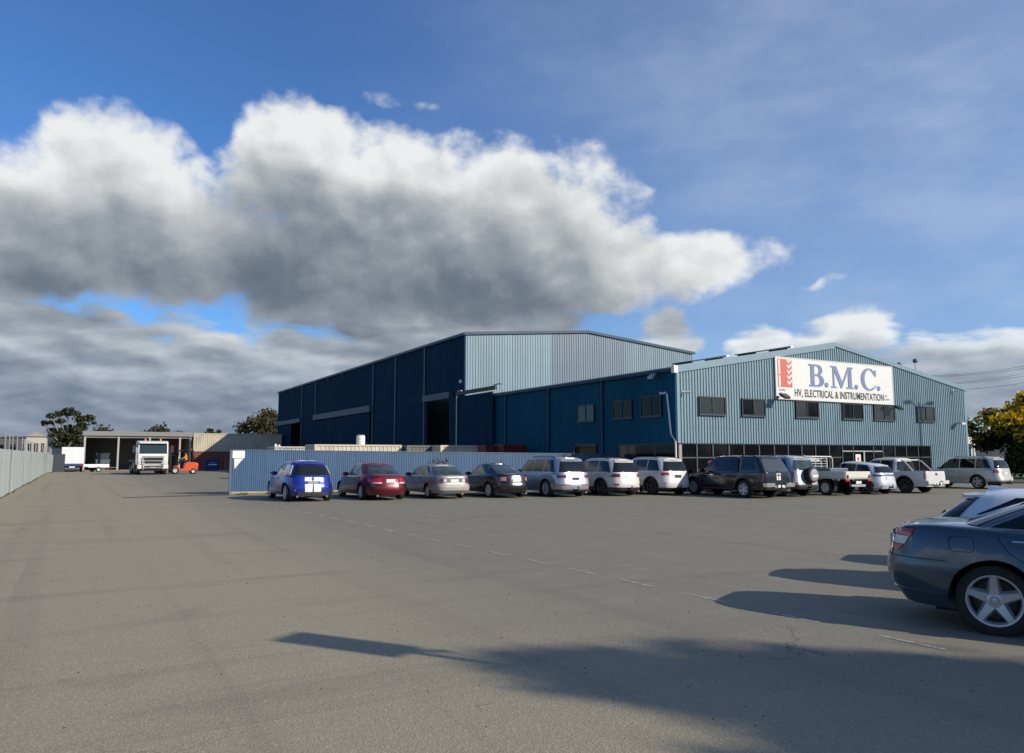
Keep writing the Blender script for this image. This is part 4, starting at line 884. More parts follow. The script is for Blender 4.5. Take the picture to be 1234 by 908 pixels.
def handles(t, H, ls, z, mat):
    for sg in (1, -1):
        for l in ls: patch(H.side(sg), LIN(l - .11, l + .11, 5), LIN(z - .015, z + .02, 3), .03).build('door_handle', mat, t, smooth=True)
def seams(t, H, lines, w=.007):
    for sg in (1, -1):
        for (l0, z0), (l1, z1) in lines:
            dv = Vector((l1 - l0, z1 - z0)).normalized(); nx, nz = -dv.y * w / 2, dv.x * w / 2; n = max(2, int(math.hypot(l1 - l0, z1 - z0) / .08)); F = H.side(sg); a = []; b = []
            for i in range(n + 1):
                q = i / n; l, z = l0 + (l1 - l0) * q, z0 + (z1 - z0) * q; c = F(l, z); o = Vector((sg * .0025, 0, 0)); a.append(F(l - nx, z - nz) + o); b.append(F(l + nx, z + nz) + o)
            mb = MB(); mb.add(a + b, [(i, i + 1, n + 2 + i, n + 1 + i) for i in range(n)]); mb.build('panel_gap', m_seam, t)
def arches(t, H, mat, wd=.06, off=.02, axles=None):
    for a in (axles or H.axles):
        for sg in (1, -1):
            F = lambda q, r, a=a, sg=sg: H.pt(H.th_l(a + r * math.cos(q), max(.2, H.R + r * math.sin(q))), max(.2, H.R + r * math.sin(q)), sg)
            patch(F, LIN(.02, math.pi - .02, 16), [H.Ra + .002, H.Ra + wd * .5, H.Ra + wd], off).build('wheel_arch_trim', mat, t, smooth=True)
def number_plate(t, H, z, w=.37, h=.13, mat=None, y=0):
    e = w / H.W; p = H.back()(y, z); m = MB(); m.box(p.x - w / 2, p.x + w / 2, p.y - .022, p.y - .002, z - h / 2, z + h / 2); m.build('number_plate', mat or m_plate, t, bevel=.004)
def roof_rails(t, G, l0, l1, mat=None, y=.42):
    for sg in (1, -1):
        pts = []
        for i in range(7):
            l = l0 + (l1 - l0) * i / 6; p = G.pt(G.th_l(l, .97), .97, sg); pts.append((p.x - sg * .03, p.y, p.z + (.0 if i in (0, 6) else .055)))
        mb = MB(); mb.tube(pts, .018, 6); mb.build('roof_rail', mat or m_black, t, smooth=True)
def rear_kit(t, H, exhaust=((.55,),), wiper=None, tow=False):
    for (y,) in exhaust:
        ye = H.back()(abs(y) / (H.W / 2), H.sill + .05).y + .03; m = MB(); m.lathe([(-.06, .03), (-.06, .038), (.25, .038)], 12, 'y', (y, ye, H.sill - .02)); m.lathe([(-.05, 0), (-.05, .03)], 12, 'y', (y, ye, H.sill - .02)); m.build('exhaust', m_chrome, t, smooth=True)
    if tow:
        y = H.off - H.L / 2; m = MB(); m.box(-.05, .05, y - .16, y + .3, H.sill + .06, H.sill + .13); m.lathe([(0, 0), (0, .02), (.05, .02), (.06, .032), (.09, .032), (.11, 0)], 10, 'z', (0, y - .13, H.sill + .13)); m.box(-.4, .4, y + .05, y + .12, H.sill + .02, H.sill + .09); m.build('tow_bar', m_blk2, t)
def finwiper(t, G):
    p = G.back()(0, .16); q = G.back()(.38, .30); m = MB(); m.tube([p + Vector((0, -.02, 0)), q + Vector((0, -.025, 0))], .012, 5); m.build('rear_wiper', m_black, t)
def spoiler(t, G, mat, ln=.16, w=.80, drop=.02):
    l0 = G.ends(1.0)[0]; p = G.pt(G.th_y(0), .97); m = MB(); wd = G.wt / 2 * w; z = p.z + .0
    v = []
    for x in np.linspace(-wd, wd, 9):
        b = .10 * (x / wd)**2; v += [(x, l0 + .22, z + .01), (x, l0 - ln + b, z - drop + .01), (x, l0 - ln + b, z - drop - .03), (x, l0 + .10, z - .06)]
    m.add(v, [(i * 4 + k, i * 4 + (k + 1) % 4, (i + 1) * 4 + (k + 1) % 4, (i + 1) * 4 + k) for i in range(8) for k in range(4)] + [(0, 1, 2, 3), (35, 34, 33, 32)]); return m.build('spoiler', mat, t, smooth=True, angle=40)
def frontend(t, H, z=.62):
    F = H.face()
    for sg in (1, -1): patch(H.ring(sg), LIN(math.pi - H.th_y(.0) - .0001 - (math.pi - H.th_y(.62, True)) , H.th_l(H.off + H.L / 2 - .35, z), 8) if False else LIN(H.th_y(.55, True), H.th_l(H.off + H.L / 2 - .38, z), 8), LIN(z, z + .13, 3), .008).build('headlight', m_clear, t, smooth=True)
    patch(F, LIN(-.45, .45, 9), LIN(z - .04, z + .1, 3), .008).build('grille', m_black, t, smooth=True)

def new_car(name, label, x, y, L, ro, heading=0.0, cat='car', group='cars parked in the yard'):
    """x centre, y rear axle; returns the Empty whose origin is the middle of the car's length"""
    z = ground_z(x, y); d = L / 2 - ro; f = Vector((math.sin(heading), math.cos(heading), 0))
    o = thing(name, label, cat, Vector((x, y, z)) + f * d, -heading, group)
    sl = 0 if abs(heading) > .2 or x > 36 or x < 6 else math.atan(.25 / 30)
    o.rotation_euler = (0, sl, -heading); return o
def body(t, H, G, col, cabin_col=None, roofc=None):
    H.mesh().build('body', col, t, smooth=True, angle=42)
    for g in (G if isinstance(G, (list, tuple)) else [G]): g.mesh().build('cabin', cabin_col or col, t, smooth=True, angle=50)
def stripe_patch(t, F, us, rows, mat, name='racing_stripe', off=.005): patch(F, us, rows, off).build(name, mat, t, smooth=True)

def blue_hatch():
    L, W, ro = 4.34, 1.84, .80; t = new_car('parked_car', 'blue hatchback with twin white racing stripes at the left end of the row', 7.57, 29.2, L, ro, group='cars nosed in to the blue fence'); col = paint('blue', (.012, .035, .30), .25)
    ax = (-L / 2 + ro, -L / 2 + ro + 2.64)
    H = Hull(L, W, [(-2.2, .93), (-1.6, .96), (.6, .95), (1.0, .92), (1.7, .82), (2.2, .66)], .22, rear=((.2, .10), (.45, .0), (.62, .02), (.7, .07), (.98, .14)), front=((.2, .1), (.5, 0), (.7, .12), (.95, .5)), nr=4.2, nf=3.6, axles=ax, R=.325, tr=.07)
    G = House((-2.00, 1.05), (-1.62, .05), 1.70, 1.26, [(-1.9, 1.43), (-1.0, 1.485), (-.3, 1.49), (.4, 1.45)], H.deck, nr=4.5, nf=4.0, bulge=(.04, .05))
    body(t, H, G, col); wheels(t, H, .765, .21, 'multi', .235); side_glass(t, G, [((-1.55, -1.25), (-.55, -.55)), ((-.45, -.45), (.62, .0))], mat=m_glass); end_glass(t, G, .82, .10, .80, e1=.80); end_glass(t, G, .9, front=True)
    spoiler(t, G, col, .12); mirrors(t, G, .75, col)
    for sg in (1, -1): patch(G.ring(sg), lambda v: LIN(G.th_y(.90), G.th_y(.999), 6), LIN(.14, .78, 5), .012).build('tail_light', m_clear if True else m_red, t, smooth=True)
    for sg in (1, -1): patch(G.ring(sg), lambda v: LIN(G.th_y(.90), G.th_y(.999), 6), LIN(.04, .15, 3), .014).build('tail_light', m_red, t, smooth=True)
    rearp(t, H, 'diffuser', M('grey_diffuser', (.06, .06, .065), .5), -.62, .62, .225, .36); wrap(t, H, 'reflector', m_red, .72, .16, .40, .45, .008, sides=(1,)); wrap(t, H, 'reflector', m_clear, .72, .16, .40, .45, .008, sides=(-1,))
    for a, b in ((-.35, -.03), (.03, .35)):
        stripe_patch(t, H.back(), LIN(a, b, 5), LIN(.37, .65, 8), m_white, off=.012); stripe_patch(t, H.back(), LIN(a, b, 5), LIN(.76, .90, 6), m_white, off=.012)
        mb = MB(); ls = LIN(-1.45, .1, 9); mb.add([(x * .86, l, G.roof(l) + G.crown * (1 - (x * .86 / .6)**2) + .003) for l in ls for x in (a, b)], [(2 * i, 2 * i + 1, 2 * i + 3, 2 * i + 2) for i in range(8)]); mb.build('racing_stripe', m_white, t)
    number_plate(t, H, .705, .36, .10, M('grey_plate', (.30, .32, .33), .4)); m = MB(); m.lathe([(-.02, 0), (-.02, .05), (0, .055)], 14, 'y', (0, -L / 2 + .105, .845)); m.build('badge', m_chrome, t)
    handles(t, H, (-.35, .75), .84, col); seams(t, H, [((-.5, .3), (-.5, .93)), ((.85, .35), (.7, .93))]); rear_kit(t, H, ((-.55,), (.55,))); frontend(t, H)
    q = G.back()(0, .92); m = MB(); m.tube([(0, -1.0, 1.50), (0, -1.18, 1.66)], .008, 5); m.build('antenna', m_black, t)
blue_hatch()

def red_sedan():
    L, W, ro = 4.90, 1.86, 1.12; t = new_car('parked_car', 'dark red sedan parked beside the striped blue hatchback', 10.5, 29.2, L, ro, group='cars nosed in to the blue fence'); col = paint('burgundy', (.125, .004, .010), .2)
    ax = (-L / 2 + ro, -L / 2 + ro + 2.79)
    H = Hull(L, W, [(-2.45, .90), (-2.2, .98), (-1.4, 1.0), (-.4, .93), (.8, .92), (1.2, .90), (2.0, .80), (2.45, .62)], .21, rear=((.2, .14), (.42, .0), (.58, .03), (.75, .09), (1.0, .2)), front=((.2, .15), (.5, 0), (.7, .15), (.95, .5)), nr=3.6, nf=3.2, axles=ax, R=.315, tr=.08, rr=.09)
    G = House((-1.75, 1.25), (-.95, .25), 1.64, 1.18, [(-1.1, 1.38), (-.5, 1.43), (0, 1.435), (.5, 1.40)], H.deck, nr=4.0, nf=3.8, bulge=(.06, .06), belt=.03)
    body(t, H, G, col); wheels(t, H, .775, .20, 'ten', .215); side_glass(t, G, [((-1.15, -.85), (-.75, -.78)), ((-.7, -.72), (.0, .0)), ((.08, .08), (.85, .25))], .10, .84, m_glassl); end_glass(t, G, .80, .10, .86, mat=m_glassl, e1=.78); end_glass(t, G, .9, front=True); mirrors(t, G, .95, col)
    wrap(t, H, 'tail_light', m_red, .42, .42, .70, .86, .012, l1b=.30); wrap(t, H, 'reversing_light', m_clear, .40, .34, .655, .70, .010)
    number_plate(t, H, .755); rearp(t, H, 'garnish', m_redd, -.41, .41, .84, .87, .006); rearp(t, H, 'bumper_crease', col, -.90, .90, .40, .43, .018, 14); handles(t, H, (-.55, .45), .80, col); seams(t, H, [((-.72, .3), (-.72, .92)), ((.05, .28), (.05, .92)), ((1.05, .35), (.95, .9))]); rear_kit(t, H, ((-.5,),)); frontend(t, H, .58)
red_sedan()

def silver_liftback():
    L, W, ro = 4.52, 1.69, 1.0; t = new_car('parked_car', 'old boxy silver sedan with a full width rear lamp panel', 13.25, 29.2, L, ro, group='cars nosed in to the blue fence'); col = paint('old_silver', (.25, .245, .235), .4, .38)
    ax = (-L / 2 + ro, -L / 2 + ro + 2.55)
    H = Hull(L, W, [(-2.26, .90), (-2.1, .94), (-1.2, .94), (.8, .90), (1.2, .88), (1.9, .80), (2.2, .70)], .23, rear=((.2, .12), (.40, .0), (.55, .01), (.60, .06), (.95, .09)), front=((.2, .1), (.5, 0), (.7, .05), (.95, .3)), nr=6.0, nf=5.0, axles=ax, R=.295, tr=.05, rr=.05)
    G = House((-1.85, 1.15), (-1.05, .3), 1.52, 1.16, [(-1.2, 1.33), (-.5, 1.375), (0, 1.38), (.5, 1.35)], H.deck, nr=6.0, nf=5.0, bulge=(.02, .04), rg=.06)
    body(t, H, G, col); wheels(t, H, .705, .175, 'steel', .185, m_rim); side_glass(t, G, [((-1.35, -1.0), (-.8, -.8)), ((-.74, -.74), (-.02, -.02)), ((.05, .05), (.82, .3))], .10, .84, m_glassl); end_glass(t, G, .86, .08, .88, mat=m_glassl, e1=.84); end_glass(t, G, .9, front=True); mirrors(t, G, .9, m_black)
    wrap(t, H, 'tail_light', m_redd, .62, .16, .66, .83, .012); rearp(t, H, 'lamp_panel', M('smoked_panel', (.16, .15, .13), .3, coat=.5), -.60, .60, .66, .83, .010); number_plate(t, H, .735, .36, .12)
    wrap(t, H, 'bumper', M('grey_bumper', (.30, .29, .26), .5, var=.06), 0.0, .75, .36, .58, .035, n=20); rearp(t, H, 'lamp', m_clear, -.58, -.44, .69, .80, .014); rearp(t, H, 'lamp', m_clear, .44, .58, .69, .80, .014)
    handles(t, H, (-.55, .35), .82, m_black); seams(t, H, [((-.72, .3), (-.72, .9)), ((.02, .28), (.02, .9))]); rear_kit(t, H, ((.35,),)); frontend(t, H, .58)
silver_liftback()

def black_sedan():
    L, W, ro = 4.68, 1.78, 1.03; t = new_car('parked_car', 'black liftback with pale tail lamps between the silver sedan and silver SUV', 15.95, 28.9, L, ro, group='cars nosed in to the blue fence'); col = paint('black', (.008, .009, .011), .0, .2)
    ax = (-L / 2 + ro, -L / 2 + ro + 2.67)
    H = Hull(L, W, [(-2.34, .93), (-2.15, 1.0), (-1.3, 1.0), (.6, .93), (1.0, .92), (1.9, .82), (2.3, .64)], .22, rear=((.2, .14), (.45, .0), (.6, .02), (.7, .07), (1.0, .15)), front=((.2, .12), (.5, 0), (.7, .14), (.95, .5)), nr=4.0, nf=3.4, axles=ax, R=.32, tr=.08, rr=.07)
    G = House((-2.0, 1.15), (-.75, .1), 1.58, 1.18, [(-1.0, 1.37), (-.4, 1.435), (0, 1.435), (.5, 1.39)], H.deck, nr=4.0, nf=3.6, bulge=(.07, .06))
    body(t, H, G, col); wheels(t, H, .745, .205, 'seven', .225); side_glass(t, G, [((-1.35, -.9), (-.7, -.75)), ((-.62, -.66), (.0, -.02)), ((.08, .06), (.82, .15))], .10, .84, m_glassl); end_glass(t, G, .82, .10, .86, mat=m_glassl, e1=.78); end_glass(t, G, .9, front=True); mirrors(t, G, .85, col)
    wrap(t, H, 'tail_light', M('pale_red_lens', (.50, .20, .18), .15, coat=1, var=.3, scale=20), .55, .34, .72, .88, .012); rearp(t, H, 'garnish', m_redd, -.54, .54, .86, .90, .008); number_plate(t, H, .74); wrap(t, H, 'reflector', m_red, .60, .22, .40, .44, .008)
    handles(t, H, (-.5, .4), .84, col); seams(t, H, [((-.66, .3), (-.66, .93)), ((.05, .28), (.05, .93))]); rear_kit(t, H, ((.5,),)); frontend(t, H, .58)
    m = MB(); m.tube([(0.1, -.6, 1.45), (0.1, -.85, 1.62)], .007, 5); m.build('antenna', m_black, t)
black_sedan()

def suv(name, label, x, y, dims, colr, rim, style, lightz, rows, group, heading=0, dark_low=.36, rails=True, glass=None, tail=None, roofz=None, top=(.0, .0), plate=None, clad=True, roofcol=None, hn=(6, 4.5), platez=None, extra=None, cladmat=None, cat='SUV'):
    L, W, Hh, wb, ro, R, sill, belt = dims; t = new_car('parked_suv', label, x, y, L, ro, heading, cat, group); ax = (-L / 2 + ro, -L / 2 + ro + wb); a = -L / 2
    H = Hull(L, W, [(a, belt), (a + .6, belt + .01), (L / 2 - 1.75, belt - .02), (L / 2 - 1.3, belt - .05), (L / 2 - .5, belt - .14), (L / 2, belt - .30)], sill, rear=((.2, .10), (.5, .0), (.66, .03), (.8, .06), (1.2, .12)), front=((.2, .1), (.55, 0), (.8, .06), (1.1, .3)), nr=hn[0], nf=hn[1], axles=ax, R=R, tr=.05, ra=.06)
    G = House((a + .12, L / 2 - 1.22), (a + .42 + top[0], L / 2 - 2.0 + top[1]), W * .92, W * .70, roofz or [(a + .3, Hh - .07), (a + 1.3, Hh - .01), (L / 2 - 2.4, Hh - .02), (L / 2 - 1.9, Hh - .06)], H.deck, nr=hn[0], nf=hn[1] + .3, bulge=(.04, .05), rg=.10)
    body(t, H, G, colr, roofc=roofcol); wheels(t, H, W / 2 - .165, .24, style, R * .68, rim)
    lf = L / 2 - 1.45; side_glass(t, G, [((a + .45, a + .72), (a + 1.28, a + 1.28)), ((a + 1.34, a + 1.34), (a + 2.22, a + 2.22)), ((a + 2.28, a + 2.28), (lf, lf - .62))], .10, .84, glass or m_glass); end_glass(t, G, .84, .10, .80, mat=glass, e1=.80); end_glass(t, G, .9, front=True); mirrors(t, G, lf + .05, colr)
    for (nm, mat, y0, l1, z0, z1, l1b) in rows: wrap(t, H, nm, mat, y0, l1, z0, z1, .014, l1b=l1b)
    lowm = cladmat or m_black
    if dark_low: wrap(t, H, 'lower_bumper', lowm, 0.0, .62, sill + .01, dark_low, .022, n=20)
    if clad: arches(t, H, lowm, .06); [patch(H.side(sg), LIN(ax[0] + R + .12, ax[1] - R - .12, 8), LIN(sill + .01, sill + .16, 3), .02).build('sill_trim', lowm, t, smooth=True) for sg in (1, -1)]
    number_plate(t, H, platez or lightz - .13, mat=plate); spoiler(t, G, colr, .10); finwiper(t, G); handles(t, H, (a + 2.05, lf - .75), belt - .13, colr)
    seams(t, H, [((a + 2.25, sill + .1), (a + 2.25, belt - .02)), ((a + 1.3, belt - .3), (a + 1.3, belt - .02)), ((lf + .15, sill + .1), (lf + .1, belt - .05))])
    if rails: roof_rails(t, G, a + .7, L / 2 - 2.3, m_black if rails is True else rails)
    rear_kit(t, H, ((.55,),), tow=True); frontend(t, H, belt - .38)
    p = G.pt(G.th_y(0), .99); fin = MB(); fin.prism([(p.y + .30, p.z + .02), (p.y + .52, p.z + .02), (p.y + .32, p.z + .075)], -.015, .015, 'x'); fin.build('roof_fin', colr, t)
    if extra: extra(t, H, G)
    return t
FEN = 'cars nosed in to the blue fence'; OFF = 'cars nosed in to the office'
silver = paint('silver_blue', (.36, .40, .45), .55, .3); white = paint('white', (.60, .60, .58), 0, .3); white2 = paint('warm_white', (.60, .58, .53), 0, .3)
suv('', 'silver SUV with slim red lamps, left of the two white SUVs', 18.72, 28.6, (5.05, 1.97, 1.74, 2.99, 1.03, .37, .24, 1.03), silver, m_rim, 'ten', .86, [('tail_light', m_redd, .52, .30, .84, .96, .34), ('reflector', m_red, .30, .22, .52, .56, None)], FEN, dark_low=.34, clad=False, plate=m_plated, platez=.80)
suv('', 'white SUV with dark lower bumper in the middle of the row', 21.55, 28.5, (4.76, 1.89, 1.69, 2.78, 1.02, .36, .25, 1.03), white2, m_rimd, 'five', .92, [('tail_light', m_redd, .55, .48, .86, 1.00, .30), ('reflector', m_red, .62, .22, .50, .57, None)], FEN, dark_low=.40, hn=(4.6, 4.0), platez=.84)
suv('', 'white boxy SUV with bright red lamps beside the black ute', 24.36, 28.35, (4.82, 1.94, 1.76, 2.91, .95, .385, .27, 1.08), white, m_rimd, 'five', .96, [('tail_light', m_red, .58, .42, .93, 1.05, .30), ('reflector', m_red, .74, .20, .56, .60, None)], FEN, dark_low=.36, hn=(5.4, 5), plate=m_plated, platez=.88)

def suv_evoque():
    def ex(t, H, G):
        rearp(t, H, 'lamp_bar', m_black, -.60, .60, .93, .99, .012, 12); rearp(t, H, 'lower_bumper_panel', M('pale_grey_panel', (.40, .42, .44), .4), -.62, .62, .30, .47, .034, 12)
    suv('', 'white coupe SUV with a sloping roof and dark lamp bar behind the tray ute', 35.15, 24.95, (4.37, 1.90, 1.62, 2.68, .82, .37, .27, 1.05), paint('ice_white', (.56, .60, .66), .2), m_rimd, 'five', .95, [('tail_light', m_redd, .50, .40, .90, .985, .40)], OFF, dark_low=.30, rails=False, hn=(4.6, 4.2), roofz=[(-1.9, 1.46), (-1.0, 1.55), (-.2, 1.61), (.4, 1.56)], platez=.80, extra=ex)
suv_evoque()
def suv_lc():
    def ex(t, H, G):
        wrap(t, H, 'bumper', paint('champagne', (.52, .50, .45), .35, .32), .0, .55, .50, .70, .05, n=20)
    suv('', 'champagne four wheel drive parked at the right end near the wattle tree', 46.8, 25.9, (4.95, 1.97, 1.88, 2.85, 1.18, .40, .32, 1.15), paint('champagne', (.52, .50, .45), .35, .32), m_rim, 'five', 1.05, [('tail_light', m_red, .66, .40, .95, 1.10, .34)], OFF, dark_low=.45, rails=m_black, hn=(5.4, 5), platez=.92, clad=False, extra=ex)
suv_lc()
def pajero():
    def ex(t, H, G):
        y = -H.L / 2; zc = 1.0; m = MB(); m.lathe([(.20, .16), (.20, .33), (.06, .365), (-.02, .365), (-.08, .34), (-.10, .29)], 28, 'y', (.08, y - .12, zc)); sp = m.build('spare_wheel', m_tyre, t, smooth=True, angle=50)
        c = MB(); c.lathe([(-.10, .29), (-.135, .26), (-.15, .15), (-.155, 0)], 28, 'y', (.08, y - .12, zc)); c.build('spare_wheel_cover', M('grey_cover', (.38, .40, .43), .3, .4, coat=.6), sp, smooth=True)
        p = MB(); p.box(-.10, .26, y - .285, y - .270, zc - .10, zc + .02); p.build('number_plate', m_plate, t); b = MB(); b.box(-.25, .25, y - .05, y + .1, .9, 1.1); b.build('spare_bracket', m_black, t)
        l = MB(); l.box(.02, .16, y - .262, y - .25, zc - .24, zc - .17); l.build('tail_light', m_red, t)
        p = G.pt(G.th_l(1.3, .1), .1, -1); s = MB(); s.tube([p, p + Vector((0, .1, .5)), p + Vector((0, -.2, .62))], .04, 8); s.build('snorkel', m_black, t, smooth=True)
    suv('', 'silver blue four wheel drive with a covered spare wheel on its back door', 29.0, 24.9, (4.60, 1.87, 1.87, 2.78, .98, .39, .36, 1.16), paint('pale_blue_silver', (.40, .44, .50), .4, .3), m_rim, 'six', 1.0, [('tail_light', m_redd, .88, .22, .88, 1.10, None), ('bumper_lamp', m_red, .72, .2, .60, .66, None)], OFF, dark_low=.56, hn=(7, 5.5), rails=m_galv, extra=ex, plate=m_black, platez=.6, glass=m_glassl)
pajero()

def ute(label, x, y, dims, colr, rim, style, canopy=False, dark=False, extra=None, group=OFF):
    L, W, Hh, wb, ro, R, sill, belt = dims; t = new_car('parked_ute', label, x, y, L, ro, 0, 'ute', group); ax = (-L / 2 + ro, -L / 2 + ro + wb); a = -L / 2; rail = belt + .04
    H = Hull(L, W, [(a, rail), (a + 1.55, rail), (a + 1.62, belt), (L / 2 - 1.75, belt - .02), (L / 2 - 1.3, belt - .04), (L / 2 - .5, belt - .12), (L / 2, belt - .28)], sill, rear=((.3, .05), (.5, .02), (.7, .03), (1.2, .05)), front=((.2, .1), (.55, 0), (.8, .06), (1.1, .3)), width=((.2, .96), (.5, .99), (.75, 1.0), (1.0, .985), (1.25, .96)), nr=12.0, nf=4.6, axles=ax, R=R, tr=.015, ra=.08, rr=.035, crown=.0)
    cb = a + 1.60
    G = House((cb, L / 2 - 1.25), (cb + .12, L / 2 - 2.05), W * .92, W * .72, [(cb, Hh - .04), (cb + .7, Hh), (L / 2 - 2.3, Hh - .02), (L / 2 - 1.9, Hh - .06)], H.deck, nr=9, nf=5, bulge=(.0, .05), rg=.09)
    gs = [G]
    if canopy: C = House((a + .06, cb - .04), (a + .50, cb - .02), W * .93, W * .76, [(a, Hh - .06), (a + .8, Hh - .01), (cb, Hh + .0)], H.deck, nr=8, nf=14, rg=.07, bulge=(.02, 0)); gs.append(C)
    body(t, H, gs, colr); wheels(t, H, W / 2 - .14, .25, style, R * .64, rim); lf = L / 2 - 1.48
    side_glass(t, G, [((cb + .28, cb + .30), (cb + 1.0, cb + 1.0)), ((cb + 1.07, cb + 1.07), (lf, lf - .62))], .10, .84); end_glass(t, G, .86, .12, .80); end_glass(t, G, .9, front=True); mirrors(t, G, lf + .05, colr)
    for sg in (1, -1): patch(H.ring(sg), lambda v: LIN(H.th_y(.90), H.th_l(a + .16, v), 8), LIN(belt - .36, belt + .0, 6), .014).build('tail_light', m_red, t, smooth=True)
    rearp(t, H, 'tailgate', colr, -.86, .86, belt - .42, rail - .012, .012, 12); rearp(t, H, 'tailgate_handle', m_black, -.10, .10, belt - .12, belt - .06, .022)
    bm_ = MB(); bw = W / 2 * .94
    for s0, s1 in ((-bw, -.34), (.34, bw)): bm_.box(s0, s1, a - .10, a + .12, sill + .12, sill + .30)
    bm_.box(-.34, .34, a - .08, a + .12, sill + .08, sill + .20); bm_.build('rear_bumper', m_chrome if dark else colr, t, bevel=.02)
    np_ = MB(); np_.box(-.19, .19, a - .115, a - .10, sill + .10, sill + .22); np_.build('number_plate', m_plate, t); rear_kit(t, H, ((.6,),), tow=True); arches(t, H, m_black, .07)
    for sg in (1, -1): m = MB(); m.tube([(sg * (W / 2 + .0), ax[0] + R + .15, sill - .02), (sg * (W / 2 + .02), ax[1] - R - .15, sill - .02)], .05, 8); m.build('side_step', m_blk2, t, smooth=True)
    handles(t, H, (cb + .75, lf - .75), belt - .12, m_chrome if dark else colr); seams(t, H, [((cb + .02, sill + .1), (cb + .02, belt - .01)), ((cb + 1.04, sill + .1), (cb + 1.04, belt - .02)), ((lf + .12, sill + .1), (lf + .1, belt - .05))]); frontend(t, H, belt - .35)
    if canopy:
        side_glass(t, C, [((a + .55, a + .75), (cb - .2, cb - .2))], .14, .84); end_glass(t, C, .86, .06, .86, mat=M('grey_tint_glass', (.05, .055, .06), .06, coat=.6, spec=.9), e1=.84)
        k = MB(); p = C.back()(0, .05); k.box(-.04, .04, p.y - .04, p.y, p.z - .03, p.z + .05); k.build('canopy_latch', m_black, t); roof_rails(t, C, a + .7, cb - .1)
    if extra: extra(t, H, G)
    return t
def rang_x(t, H, G):
    for q in (-.13, .03): stripe_patch(t, H.back(), LIN(q, q + .10, 3), LIN(.80, 1.10, 5), m_white, off=.016)
ute('black dual cab ute with a canopy and white tailgate stripes', 26.45, 24.6, (5.35, 1.86, 1.84, 3.22, 1.22, .39, .38, 1.10), paint('ute_black', (.009, .010, .016), .1, .2), m_rim, 'six', True, True, rang_x)
def nav_x(t, H, G):
    a = -H.L / 2; m = MB()
    for sg in (1, -1): m.tube([(sg * .80, a + .75, 1.12), (sg * .74, a + 1.25, 1.62), (sg * .70, a + 1.45, 1.70)], .04, 8)
    m.tube([(-.70, a + 1.45, 1.70), (.70, a + 1.45, 1.70)], .04, 8); m.build('sports_bar', paint('white', (.60, .60, .58)), t, smooth=True)
    c = MB(); c.box(-.82, .82, a + .08, a + 1.52, 1.14, 1.165); c.build('tonneau_cover', m_black, t, bevel=.008)
    rearp(t, H, 'badge', m_black, -.08, .08, .93, 1.0, .026)
ute('white dual cab ute with a sports bar, right of the coupe SUV', 38.45, 24.95, (5.30, 1.90, 1.80, 3.15, 1.20, .385, .36, 1.10), paint('white', (.60, .60, .58)), m_rimd, 'six', False, False, nav_x)

